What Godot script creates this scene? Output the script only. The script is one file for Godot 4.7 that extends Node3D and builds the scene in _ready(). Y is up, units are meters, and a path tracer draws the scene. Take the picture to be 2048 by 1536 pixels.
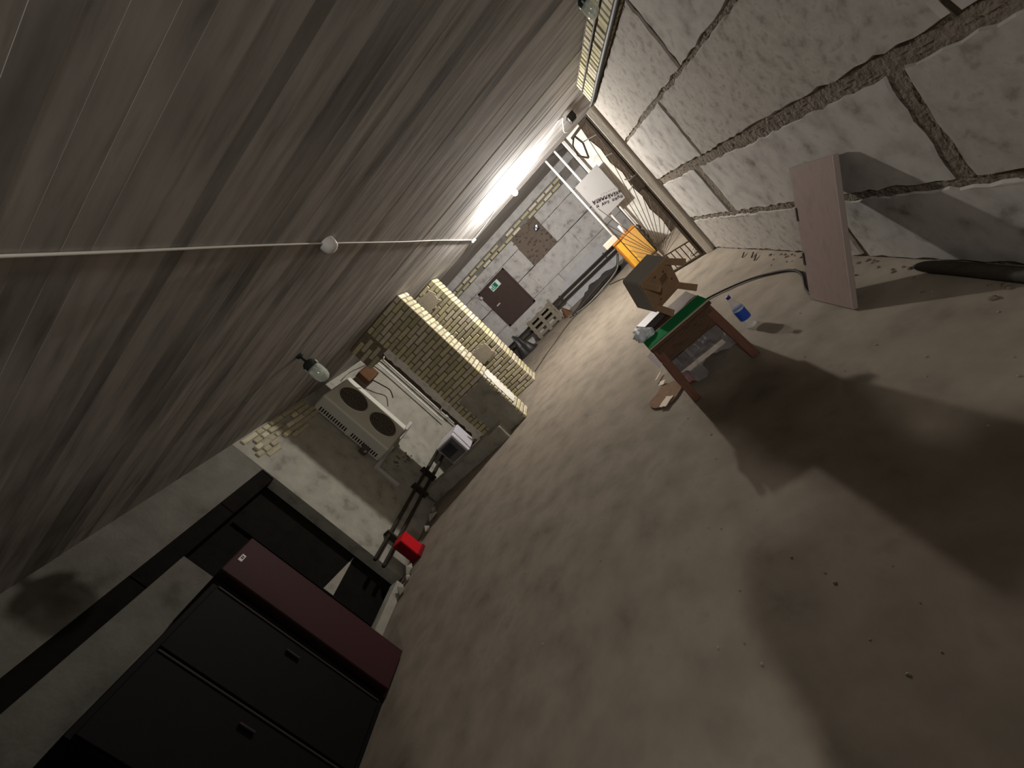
extends Node3D

# ------------------------------------------------------------------ state
var rng := RandomNumberGenerator.new()
var M := {}
const CEIL := 2.65
const CEIL_FAR := 2.73
const STEP_Z := -8.46
const X_R := 1.38
const X_L := -4.25
const Z_FAR := -11.0
const LAMP_POS := Vector3(0.05, 2.5, -7.05)
const LAMP_BACK := Vector3(0.03, 2.5, 1.7)
const LAMP_ENERGY := 10.6
const LAMP_BACK_ENERGY := 3.7

# ------------------------------------------------------------------ shape helpers
func S(smooth := false) -> SurfaceTool:
	var st := SurfaceTool.new()
	st.begin(Mesh.PRIMITIVE_TRIANGLES)
	st.set_smooth_group(0 if smooth else -1)
	return st

func tri(st: SurfaceTool, a: Vector3, b: Vector3, c: Vector3, out: Vector3) -> void:
	st.add_vertex(a)
	if (b - a).cross(c - a).dot(out) > 0.0:
		st.add_vertex(c)
		st.add_vertex(b)
	else:
		st.add_vertex(b)
		st.add_vertex(c)

func quad(st: SurfaceTool, a: Vector3, b: Vector3, c: Vector3, d: Vector3, out: Vector3) -> void:
	tri(st, a, b, c, out)
	tri(st, a, c, d, out)

func at(p: Vector3, rot := Vector3.ZERO) -> Transform3D:
	return Transform3D(Basis.from_euler(rot), p)

# chamfered box centred on the transform
func cbox(st: SurfaceTool, size: Vector3, t := Transform3D.IDENTITY, bev := 0.004) -> void:
	var h := size * 0.5
	bev = minf(bev, minf(h.x, minf(h.y, h.z)) * 0.6)
	var p := {}
	for sx in [-1, 1]:
		for sy in [-1, 1]:
			for sz in [-1, 1]:
				var s := Vector3(sx, sy, sz)
				for k in 3:
					var q := (h - Vector3.ONE * bev) * s
					q[k] = h[k] * s[k]
					p[[sx, sy, sz, k]] = t * q
	var axes := [[1, 2], [0, 2], [0, 1]]
	for k in 3:
		var u: int = axes[k][0]
		var v: int = axes[k][1]
		for s in [-1, 1]:
			var c := []
			for uv in [[-1, -1], [1, -1], [1, 1], [-1, 1]]:
				var key := [0, 0, 0, k]
				key[k] = s
				key[u] = uv[0]
				key[v] = uv[1]
				c.append(p[key])
			var out := Vector3.ZERO
			out[k] = s
			quad(st, c[0], c[1], c[2], c[3], t.basis * out)
	for m in 3:
		var k2: int = axes[m][0]
		var l: int = axes[m][1]
		for s in [-1, 1]:
			for r in [-1, 1]:
				var ka := [0, 0, 0, k2]
				ka[k2] = s
				ka[l] = r
				ka[m] = -1
				var kb := ka.duplicate()
				kb[m] = 1
				var kc := kb.duplicate()
				kc[3] = l
				var kd := ka.duplicate()
				kd[3] = l
				var out2 := Vector3.ZERO
				out2[k2] = s
				out2[l] = r
				quad(st, p[ka], p[kb], p[kc], p[kd], t.basis * out2)
	for sx in [-1, 1]:
		for sy in [-1, 1]:
			for sz in [-1, 1]:
				tri(st, p[[sx, sy, sz, 0]], p[[sx, sy, sz, 1]], p[[sx, sy, sz, 2]], t.basis * Vector3(sx, sy, sz))

# box given by its two corners
func span(st: SurfaceTool, a: Vector3, b: Vector3, bev := 0.004) -> void:
	cbox(st, (b - a).abs(), at((a + b) * 0.5), bev)

# bar of rectangular section between two points
func bar(st: SurfaceTool, a: Vector3, b: Vector3, w: float, d: float, bev := 0.002, up := Vector3.UP) -> void:
	var z := (b - a).normalized()
	if absf(z.dot(up)) > 0.98:
		up = Vector3.BACK if absf(z.z) < 0.9 else Vector3.RIGHT
	var x := up.cross(z).normalized()
	var y := z.cross(x)
	cbox(st, Vector3(w, d, (b - a).length()), Transform3D(Basis(x, y, z), (a + b) * 0.5), bev)

func tube(st: SurfaceTool, pts: Array, r, n := 8) -> void:
	var rings := []
	var up := Vector3.UP
	for i in pts.size():
		var p: Vector3 = pts[i]
		var prev: Vector3 = pts[maxi(i - 1, 0)]
		var next: Vector3 = pts[mini(i + 1, pts.size() - 1)]
		var d := (next - prev).normalized()
		if i == 0 and absf(d.dot(up)) > 0.9:
			up = Vector3.RIGHT
		var x := (up - d * up.dot(d)).normalized()
		var y := d.cross(x)
		up = x
		var rad: float = r[i] if r is Array else r
		var ring := []
		for k in n:
			var a := TAU * k / n
			ring.append(p + (x * cos(a) + y * sin(a)) * rad)
		rings.append(ring)
	for i in rings.size() - 1:
		var mid: Vector3 = (pts[i] + pts[i + 1]) * 0.5
		for k in n:
			var k1 := (k + 1) % n
			var c: Vector3 = (rings[i][k] + rings[i + 1][k1]) * 0.5
			quad(st, rings[i][k], rings[i][k1], rings[i + 1][k1], rings[i + 1][k], c - mid)
	for e in [0, rings.size() - 1]:
		var o: Vector3 = pts[e] - pts[1 if e == 0 else e - 1]
		for k in n - 2:
			tri(st, rings[e][0], rings[e][k + 1], rings[e][k + 2], o)

# smooth curve through points
func curve(pts: Array, steps := 6) -> Array:
	var out := []
	for i in pts.size() - 1:
		var a: Vector3 = pts[maxi(i - 1, 0)]
		var b: Vector3 = pts[i]
		var c: Vector3 = pts[i + 1]
		var d: Vector3 = pts[mini(i + 2, pts.size() - 1)]
		for k in steps:
			out.append(b.cubic_interpolate(c, a, d, float(k) / steps))
	out.append(pts[-1])
	return out

# profile of Vector2(radius, height), turned about the transform's y
func lathe(st: SurfaceTool, prof: Array, n := 20, t := Transform3D.IDENTITY) -> void:
	for i in prof.size() - 1:
		var a: Vector2 = prof[i]
		var b: Vector2 = prof[i + 1]
		var nn := Vector2(b.y - a.y, a.x - b.x)
		for k in n:
			var u := TAU * k / n
			var v := TAU * (k + 1) / n
			var cu := Vector3(cos(u), 0, sin(u))
			var cv := Vector3(cos(v), 0, sin(v))
			var p0 := t * (cu * a.x + Vector3.UP * a.y)
			var p1 := t * (cv * a.x + Vector3.UP * a.y)
			var p2 := t * (cv * b.x + Vector3.UP * b.y)
			var p3 := t * (cu * b.x + Vector3.UP * b.y)
			var o := t.basis * ((cu + cv).normalized() * nn.x + Vector3.UP * nn.y)
			if a.x > 0.00001:
				tri(st, p0, p1, p2, o)
			if b.x > 0.00001:
				tri(st, p0, p2, p3, o)

# outline in local xy extruded from z0 to z1 with the front edge chamfered
func slab(st: SurfaceTool, poly: PackedVector2Array, z0: float, z1: float, t := Transform3D.IDENTITY, bev := 0.0) -> void:
	var n := poly.size()
	var c := Vector2.ZERO
	for q in poly:
		c += q / n
	var inner := PackedVector2Array()
	for q in poly:
		inner.append(q + (c - q).normalized() * bev)
	var idx := Geometry2D.triangulate_polygon(poly)
	var zf := z1 - signf(z1 - z0) * bev
	var fo := t.basis * Vector3(0, 0, signf(z1 - z0))
	for i in range(0, idx.size(), 3):
		tri(st, t * V3(inner[idx[i]], z1), t * V3(inner[idx[i + 1]], z1), t * V3(inner[idx[i + 2]], z1), fo)
		tri(st, t * V3(poly[idx[i]], z0), t * V3(poly[idx[i + 1]], z0), t * V3(poly[idx[i + 2]], z0), -fo)
	var ccw := 0.0
	for i in n:
		ccw += poly[i].cross(poly[(i + 1) % n])
	for i in n:
		var a := poly[i]
		var b := poly[(i + 1) % n]
		var o2 := Vector2(b.y - a.y, a.x - b.x) * signf(ccw)
		var o := t.basis * V3(o2, 0.0)
		quad(st, t * V3(a, z0), t * V3(b, z0), t * V3(b, zf), t * V3(a, zf), o)
		if bev > 0.0:
			quad(st, t * V3(a, zf), t * V3(b, zf), t * V3(inner[(i + 1) % n], z1), t * V3(inner[i], z1), o + fo * o.length())

func V3(v: Vector2, z: float) -> Vector3:
	return Vector3(v.x, v.y, z)

# rectangle outline with a ragged edge
func ragged(w: float, h: float, step: float, jit: float) -> PackedVector2Array:
	var c := [Vector2(-w / 2, -h / 2), Vector2(w / 2, -h / 2), Vector2(w / 2, h / 2), Vector2(-w / 2, h / 2)]
	var out := PackedVector2Array()
	for i in 4:
		var a: Vector2 = c[i]
		var b: Vector2 = c[(i + 1) % 4]
		var k := maxi(1, int(a.distance_to(b) / step))
		for j in k:
			out.append(a.lerp(b, float(j) / k) + Vector2(rng.randf_range(-jit, jit), rng.randf_range(-jit, jit)))
	return out

# ------------------------------------------------------------------ scene helpers
var taken := {}
func numbered(called: String) -> String:
	var k: int = taken.get(called, 0)
	taken[called] = k + 1
	return called if k == 0 else "%s_%03d" % [called, k]

func put(o: MeshInstance3D, parent: Node) -> MeshInstance3D:
	o.cast_shadow = GeometryInstance3D.SHADOW_CASTING_SETTING_ON
	parent.add_child(o, true)
	return o

func part(called: String, st: SurfaceTool, m: Material, parent: Node) -> MeshInstance3D:
	st.generate_normals()
	var o := MeshInstance3D.new()
	o.name = numbered(called) if parent == self else called
	o.mesh = st.commit()
	o.material_override = m
	return put(o, parent)

func share(called: String, mesh: Mesh, m: Material, parent: Node, t: Transform3D) -> MeshInstance3D:
	var o := MeshInstance3D.new()
	o.name = called
	o.mesh = mesh
	o.material_override = m
	o.transform = t
	return put(o, parent)

func tag(o: Node, label: String, category: String, group := "") -> Node:
	o.set_meta("label", label)
	o.set_meta("category", category)
	if group:
		o.set_meta("group", group)
	return o

func thing(called: String, label: String, category: String, p := Vector3.ZERO, turn := 0.0, group := "") -> Node3D:
	var o := Node3D.new()
	o.name = numbered(called)
	o.position = p
	o.rotation.y = turn
	add_child(o)
	tag(o, label, category, group)
	return o

func single(called: String, st: SurfaceTool, m: Material, label: String, category: String, group := "") -> MeshInstance3D:
	var o := part(called, st, m, self)
	tag(o, label, category, group)
	return o

func struct(called: String, st: SurfaceTool, m: Material, label := "", category := "") -> MeshInstance3D:
	var o := part(called, st, m, self)
	o.set_meta("kind", "structure")
	if label:
		tag(o, label, category)
	return o

# ------------------------------------------------------------------ materials
func noise(sd: int, freq: float, oct := 5, kind := FastNoiseLite.TYPE_SIMPLEX_SMOOTH) -> FastNoiseLite:
	var f := FastNoiseLite.new()
	f.seed = sd
	f.noise_type = kind
	f.frequency = freq
	f.fractal_octaves = oct
	f.fractal_gain = 0.55
	return f

func tex(sd: int, freq: float, cols: Array, size := 512, oct := 5) -> NoiseTexture2D:
	var t := NoiseTexture2D.new()
	t.width = size
	t.height = size
	t.seamless = true
	t.noise = noise(sd, freq, oct)
	var g := Gradient.new()
	var offs := PackedFloat32Array()
	var cc := PackedColorArray()
	for i in cols.size():
		offs.append(float(i) / (cols.size() - 1))
		cc.append(cols[i])
	g.offsets = offs
	g.colors = cc
	t.color_ramp = g
	return t

var bump_tex := {}
func bump(kind: String) -> Texture2D:
	if not bump_tex.has(kind):
		var t := NoiseTexture2D.new()
		t.width = 512
		t.height = 512
		t.seamless = true
		t.noise = noise(77, 0.03 if kind == "fine" else 0.008, 6)
		bump_tex[kind] = t
	return bump_tex[kind]

# mottled material: colours are sRGB, tile is the size in metres of one repeat
func mottled(cols: Array, tile: Vector3, sd: int, freq := 0.01, rough := 0.95, bump_cm := 0.3, size := 512, world := true) -> StandardMaterial3D:
	var m := StandardMaterial3D.new()
	m.albedo_texture = tex(sd, freq, cols, size)
	m.uv1_triplanar = true
	m.uv1_world_triplanar = world
	m.uv1_scale = Vector3(1.0 / tile.x, 1.0 / tile.y, 1.0 / tile.z)
	m.roughness = rough
	m.metallic_specular = 0.25
	if bump_cm > 0.0:
		m.heightmap_enabled = true
		m.heightmap_texture = bump("fine" if tile.x < 3.0 else "wide")
		m.heightmap_scale = bump_cm
	return m

func plain(c: Color, rough := 0.7, metal := 0.0) -> StandardMaterial3D:
	var m := StandardMaterial3D.new()
	m.albedo_color = c
	m.roughness = rough
	m.metallic = metal
	m.metallic_specular = 0.25 if rough > 0.45 else 0.5
	return m

func g8(r: int, g: int, b: int) -> Color:
	return Color(r / 255.0, g / 255.0, b / 255.0)

func make_materials() -> void:
	M.floor = mottled([g8(108, 99, 88), g8(122, 113, 101), g8(130, 120, 107), g8(137, 127, 114), g8(121, 112, 100)], Vector3.ONE * 2.6, 3, 0.006, 0.95, 0.16, 1024)
	M.ceiling = mottled([g8(140, 136, 133), g8(166, 162, 159), g8(180, 176, 173), g8(190, 186, 182), g8(170, 166, 162)], Vector3(7.0, 2.0, 0.9), 5, 0.007, 0.95, 0.15, 1024)
	M.ceiling.vertex_color_use_as_albedo = true
	M.block = mottled([g8(112, 107, 102), g8(158, 152, 146), g8(172, 167, 161), g8(180, 175, 169), g8(146, 140, 134)], Vector3.ONE * 1.7, 11, 0.006, 0.95, 0.1, 1024)
	M.block_b = mottled([g8(124, 118, 110), g8(160, 153, 145), g8(170, 164, 156), g8(136, 129, 121)], Vector3.ONE * 1.3, 12, 0.009, 0.95, 0.12, 1024)
	M.mortar = mottled([g8(78, 70, 61), g8(108, 98, 87), g8(122, 112, 100), g8(98, 88, 78)], Vector3.ONE * 0.8, 13, 0.012, 0.98, 1.2)
	M.rubble = mottled([g8(84, 74, 67), g8(118, 106, 97), g8(104, 92, 83), g8(128, 116, 106)], Vector3.ONE * 0.4, 14, 0.02, 0.98, 0.5)
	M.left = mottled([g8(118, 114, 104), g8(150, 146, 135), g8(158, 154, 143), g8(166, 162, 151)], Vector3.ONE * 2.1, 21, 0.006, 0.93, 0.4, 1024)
	M.near_black = mottled([g8(16, 14, 12), g8(24, 21, 18), g8(19, 17, 14)], Vector3.ONE * 1.5, 24, 0.01, 0.95, 0.2)  # near black, lightly mottled, for the door leaf and lintel band
	M.shade_dark = mottled([g8(36, 32, 27), g8(48, 43, 37), g8(40, 36, 31)], Vector3.ONE * 1.5, 22, 0.01, 0.95, 0.4)  # wall colour darkened to cut bounced light and keep the side room unlit
	M.far = mottled([g8(122, 117, 114), g8(166, 162, 160), g8(176, 173, 171), g8(184, 181, 178), g8(146, 138, 128)], Vector3.ONE * 1.9, 31, 0.006, 0.95, 0.4, 1024)
	M.white_plaster = mottled([g8(200, 194, 184), g8(226, 221, 211), g8(232, 228, 219), g8(214, 208, 199)], Vector3.ONE * 1.1, 41, 0.01, 0.9, 0.3)
	M.brown_wall = mottled([g8(56, 47, 40), g8(88, 77, 67), g8(76, 64, 54), g8(104, 94, 84)], Vector3.ONE * 0.9, 42, 0.012, 0.95, 0.8)
	M.joint = mottled([g8(96, 87, 74), g8(124, 114, 98), g8(136, 126, 110)], Vector3.ONE * 0.4, 51, 0.02, 0.97, 0.5)
	M.mortar_pale = mottled([g8(140, 130, 112), g8(182, 172, 152), g8(168, 158, 138)], Vector3.ONE * 0.3, 52, 0.02, 0.97, 0.8)
	M.left_vignetted = mottled([g8(82, 79, 72), g8(104, 101, 93), g8(112, 109, 101), g8(120, 117, 108)], Vector3.ONE * 2.1, 23, 0.006, 0.93, 0.4)  # darkened copy of the left wall colour, imitating lens vignetting
	M.far_joint = mottled([g8(104, 99, 95), g8(128, 123, 118), g8(118, 113, 108)], Vector3.ONE * 1.2, 32, 0.01, 0.95, 0.4)
	for i in 4:
		var k: float = [1.0, 0.93, 0.87, 0.97][i]
		var q: float = [1.0, 0.97, 0.93, 0.9][i]
		M["brick%d" % i] = mottled([g8(int(190 * k), int(180 * k), int(158 * k * q)), g8(int(208 * k), int(199 * k), int(177 * k * q)), g8(int(216 * k), int(207 * k), int(186 * k * q))], Vector3.ONE * 0.35, 60 + i, 0.015, 0.92, 0.15, 256)
	M.old_brick = mottled([g8(140, 132, 110), g8(176, 167, 142), g8(160, 150, 128)], Vector3.ONE * 0.3, 66, 0.02, 0.95, 0.3, 256)
	M.ac = plain(g8(206, 204, 192), 0.5)
	M.ac_dark = plain(g8(84, 76, 66), 0.7)
	M.ac_guard = plain(g8(126, 118, 106), 0.6)
	M.ac_slot = plain(g8(40, 38, 34), 0.7)
	M.galv = plain(g8(182, 180, 174), 0.55, 0.1)
	M.white_paint = plain(g8(222, 219, 214), 0.5)
	M.white_cable = plain(g8(226, 221, 212), 0.55)
	M.grey_cable = plain(g8(120, 116, 108), 0.6)
	M.black_rubber = plain(g8(38, 34, 30), 0.6)
	M.dark_pipe = mottled([g8(44, 40, 35), g8(62, 56, 49), g8(52, 47, 41)], Vector3.ONE * 0.3, 70, 0.02, 0.7, 0.1, 256)
	M.rust = mottled([g8(72, 50, 36), g8(104, 76, 56), g8(88, 62, 44)], Vector3.ONE * 0.25, 71, 0.02, 0.9, 0.2, 256)
	M.steel_dark = mottled([g8(60, 51, 43), g8(92, 81, 70), g8(76, 66, 56)], Vector3.ONE * 0.3, 72, 0.02, 0.75, 0.15, 256)
	M.tan_steel = plain(g8(128, 112, 96), 0.7)
	M.post = mottled([g8(206, 198, 186), g8(230, 223, 212), g8(216, 208, 196)], Vector3(0.4, 1.4, 0.4), 73, 0.012, 0.9, 0.2, 256)
	M.maroon = plain(g8(58, 33, 34), 0.6)
	M.cab_black = plain(g8(18, 15, 15), 0.65)
	M.cab_trim = plain(g8(58, 51, 51), 0.5)
	M.label = plain(g8(214, 206, 200), 0.7)
	M.red = plain(g8(196, 24, 34), 0.5)
	M.red_dark = plain(g8(112, 20, 26), 0.55)
	M.appliance = plain(g8(206, 202, 210), 0.35)
	M.appliance_dark = plain(g8(66, 63, 68), 0.3)
	M.appliance_grey = plain(g8(112, 108, 110), 0.4)
	M.yellow = mottled([g8(214, 156, 48), g8(232, 178, 70), g8(226, 168, 58)], Vector3(0.5, 1.0, 0.5), 80, 0.01, 0.6, 0.05, 256)
	M.yellow_door = mottled([g8(190, 138, 66), g8(208, 160, 88), g8(198, 148, 74)], Vector3(0.1, 1.2, 0.1), 81, 0.012, 0.65, 0.05, 256)
	M.yellow_edge = plain(g8(176, 112, 44), 0.6)
	M.sign = plain(g8(150, 147, 145), 0.6)
	M.hatch = mottled([g8(62, 50, 47), g8(70, 57, 53), g8(66, 54, 50)], Vector3.ONE * 0.8, 82, 0.01, 0.6, 0.1, 256)
	M.green = plain(g8(34, 116, 68), 0.9)
	M.green.metallic_specular = 0.1
	M.table_edge = plain(g8(168, 150, 132), 0.6)
	M.table_wood = mottled([g8(74, 56, 45), g8(94, 73, 58), g8(84, 64, 51)], Vector3(0.5, 0.12, 0.12), 83, 0.012, 0.65, 0.05, 256)
	M.leg_wood = mottled([g8(98, 68, 55), g8(118, 84, 69), g8(108, 76, 62)], Vector3(0.1, 0.6, 0.1), 84, 0.012, 0.6, 0.05, 256)
	M.stool_wood = mottled([g8(140, 112, 86), g8(164, 134, 104), g8(152, 123, 94)], Vector3.ONE * 0.3, 85, 0.012, 0.75, 0.1, 256)
	M.stool_side = plain(g8(132, 126, 118), 0.6)
	M.tin = plain(g8(88, 82, 80), 0.5, 0.3)
	M.bag = plain(g8(236, 238, 240), 0.55)
	M.bag.backlight_enabled = true
	M.bag.backlight = Color(0.75, 0.75, 0.75)
	M.paper = plain(g8(226, 214, 222), 0.8)
	M.cardboard = mottled([g8(104, 80, 60), g8(124, 98, 76), g8(114, 88, 67)], Vector3.ONE * 0.4, 86, 0.012, 0.9, 0.1, 256)
	M.card_pale = plain(g8(216, 198, 180), 0.85)
	M.film = plain(g8(170, 164, 164), 0.3)
	M.film.transparency = BaseMaterial3D.TRANSPARENCY_ALPHA
	M.film.albedo_color.a = 0.42
	M.board_panel = mottled([g8(122, 104, 98), g8(140, 122, 115), g8(132, 113, 107)], Vector3(0.3, 1.5, 0.6), 87, 0.01, 0.75, 0.05)
	M.board_edge = plain(g8(156, 142, 134), 0.7)
	M.blue = plain(g8(46, 84, 190), 0.4)
	M.blue_cap = plain(g8(52, 34, 120), 0.4)
	M.pet = plain(Color(0.86, 0.9, 0.92, 0.16), 0.08)
	M.pet.transparency = BaseMaterial3D.TRANSPARENCY_ALPHA
	M.glass = plain(Color(0.85, 0.88, 0.84, 0.3), 0.06)
	M.glass.transparency = BaseMaterial3D.TRANSPARENCY_ALPHA
	M.lamp_body = plain(g8(48, 52, 48), 0.6)
	M.lamp_teal = plain(g8(38, 58, 56), 0.5)
	M.bakelite = plain(g8(40, 36, 32), 0.45)
	M.pallet = mottled([g8(106, 98, 86), g8(132, 124, 110), g8(120, 111, 98)], Vector3(0.4, 0.1, 0.1), 88, 0.012, 0.9, 0.1, 256)
	M.sheet = mottled([g8(158, 157, 158), g8(176, 175, 177), g8(168, 167, 168)], Vector3.ONE * 1.2, 89, 0.01, 0.6, 0.05, 256)
	M.heap = plain(g8(44, 42, 42), 0.45)
	M.skin = plain(g8(196, 150, 126), 0.6)
	M.jacket = plain(g8(46, 50, 60), 0.85)
	M.trousers = plain(g8(38, 38, 42), 0.85)
	M.hair = plain(g8(48, 36, 28), 0.8)
	M.shoe = plain(g8(30, 28, 27), 0.6)
	M.phone = plain(g8(24, 24, 28), 0.25)
	M.eye = plain(g8(230, 226, 220), 0.3)
	M.bulb = plain(Color(1, 1, 1), 0.4)
	M.bulb.emission_enabled = true
	M.bulb.emission = Color(1.0, 0.98, 0.95)
	M.bulb.emission_energy_multiplier = 14.0
	M.led = plain(Color(1, 1, 1), 0.3)
	M.led.emission_enabled = true
	M.led.emission = Color(0.85, 0.9, 1.0)
	M.led.emission_energy_multiplier = 3.0

# ------------------------------------------------------------------ ready
func _ready() -> void:
	rng.seed = 4217
	# camera: solved from the vanishing points of the walls, a wide lens rolled over by 46 degrees
	var cam := Camera3D.new()
	cam.name = "camera"
	cam.transform = Transform3D(Basis(Vector3(0.69454, -0.71344, -0.09279), Vector3(0.65366, 0.67964, -0.33289), Vector3(0.30056, 0.17055, 0.93839)), Vector3(0, 1.6, 0))
	cam.fov = 85.943
	cam.near = 0.03
	cam.far = 60.0
	add_child(cam)
	cam.current = true
	var we := WorldEnvironment.new()
	we.name = "world"
	var env := Environment.new()
	env.background_mode = Environment.BG_COLOR
	env.background_color = Color.BLACK
	env.ambient_light_source = Environment.AMBIENT_SOURCE_BG
	env.tonemap_mode = Environment.TONE_MAPPER_LINEAR
	env.tonemap_exposure = 1.0
	env.sdfgi_enabled = true
	env.ssao_enabled = true
	env.ssil_enabled = true
	we.environment = env
	add_child(we)
	make_materials()
	build_shell()
	build_right_wall()
	build_left_wall()
	build_piers()
	build_far_wall()
	build_lamps()
	build_left_things()
	build_grille()
	build_far_things()
	build_table()
	build_right_things()
	build_person()

# ------------------------------------------------------------------ shell
func build_shell() -> void:
	var st := S()
	span(st, Vector3(-6.2, -0.2, -11.4), Vector3(2.2, 0.0, 3.4), 0.0)
	struct("floor", st, M.floor)
	# near ceiling slab: board-marked underside, each board a slightly different height
	st = S()
	var z := 3.4
	var prev := 0.0
	var x0 := -4.6
	var x1 := 1.9
	var first := true
	var streak := noise(19, 0.9, 3)
	while z > STEP_Z + 0.001:
		var w := rng.randf_range(0.07, 0.2)
		var zn := maxf(z - w, STEP_Z)
		var h := rng.randf_range(0.0, 0.0022)
		if rng.randf() < 0.12:
			h = 0.004
		var k := rng.randf_range(0.86, 1.0)
		if rng.randf() < 0.14:
			k *= 0.72
		var y := CEIL - h
		var n := 72
		var cols := []
		for i in n + 1:
			var xa := lerpf(x0, x1, float(i) / n)
			var kk := clampf(k + 0.3 * streak.get_noise_2d(xa, z * 5.0) + 0.22 * streak.get_noise_2d(xa * 0.5 + 40.0, z * 1.1), 0.4, 1.0)
			cols.append(Color(kk, kk * 0.992, kk * 0.985))
		for i in n:
			var xa := lerpf(x0, x1, float(i) / n)
			var xb := lerpf(x0, x1, float(i + 1) / n)
			var va := Vector3(xa, y, z)
			var vb := Vector3(xb, y, z)
			var vc := Vector3(xb, y, zn)
			var vd := Vector3(xa, y, zn)
			for q in [[va, cols[i]], [vb, cols[i + 1]], [vc, cols[i + 1]], [va, cols[i]], [vc, cols[i + 1]], [vd, cols[i]]]:
				st.set_color(q[1])
				st.add_vertex(q[0])
		if not first:
			quad(st, Vector3(x0, prev, z), Vector3(x1, prev, z), Vector3(x1, y, z), Vector3(x0, y, z), Vector3(0, 0, signf(y - prev) * -1.0))
		prev = y
		first = false
		z = zn
	st.set_color(Color(0.95, 0.95, 0.94))
	quad(st, Vector3(x0, CEIL + 0.45, STEP_Z), Vector3(x1, CEIL + 0.45, STEP_Z), Vector3(x1, prev, STEP_Z), Vector3(x0, prev, STEP_Z), Vector3.FORWARD)
	quad(st, Vector3(x0, CEIL + 0.45, 3.4), Vector3(x1, CEIL + 0.45, 3.4), Vector3(x1, CEIL, 3.4), Vector3(x0, CEIL, 3.4), Vector3.BACK)
	quad(st, Vector3(x0, CEIL + 0.45, 3.4), Vector3(x1, CEIL + 0.45, 3.4), Vector3(x1, CEIL + 0.45, STEP_Z), Vector3(x0, CEIL + 0.45, STEP_Z), Vector3.UP)
	struct("ceiling", st, M.ceiling)
	st = S()
	st.set_color(Color(0.9, 0.9, 0.89))
	span(st, Vector3(x0, CEIL_FAR, STEP_Z), Vector3(2.0, CEIL_FAR + 0.25, -11.4), 0.0)
	struct("ceiling_far", st, M.ceiling)
	# wall behind the camera with the wide opening the light comes through
	st = S()
	span(st, Vector3(-4.6, 0, 0.5), Vector3(-0.98, CEIL, 0.8), 0.01)
	struct("wall_behind", st, M.shade_dark)
	st = S()
	span(st, Vector3(-1.4, 0, 3.1), Vector3(1.7, CEIL, 3.4), 0.01)
	struct("wall_passage_end", st, M.shade_dark)
	st = S()
	span(st, Vector3(-1.4, 0, 0.8), Vector3(-1.1, CEIL, 3.1), 0.01)
	struct("wall_passage_side", st, M.shade_dark)

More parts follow.
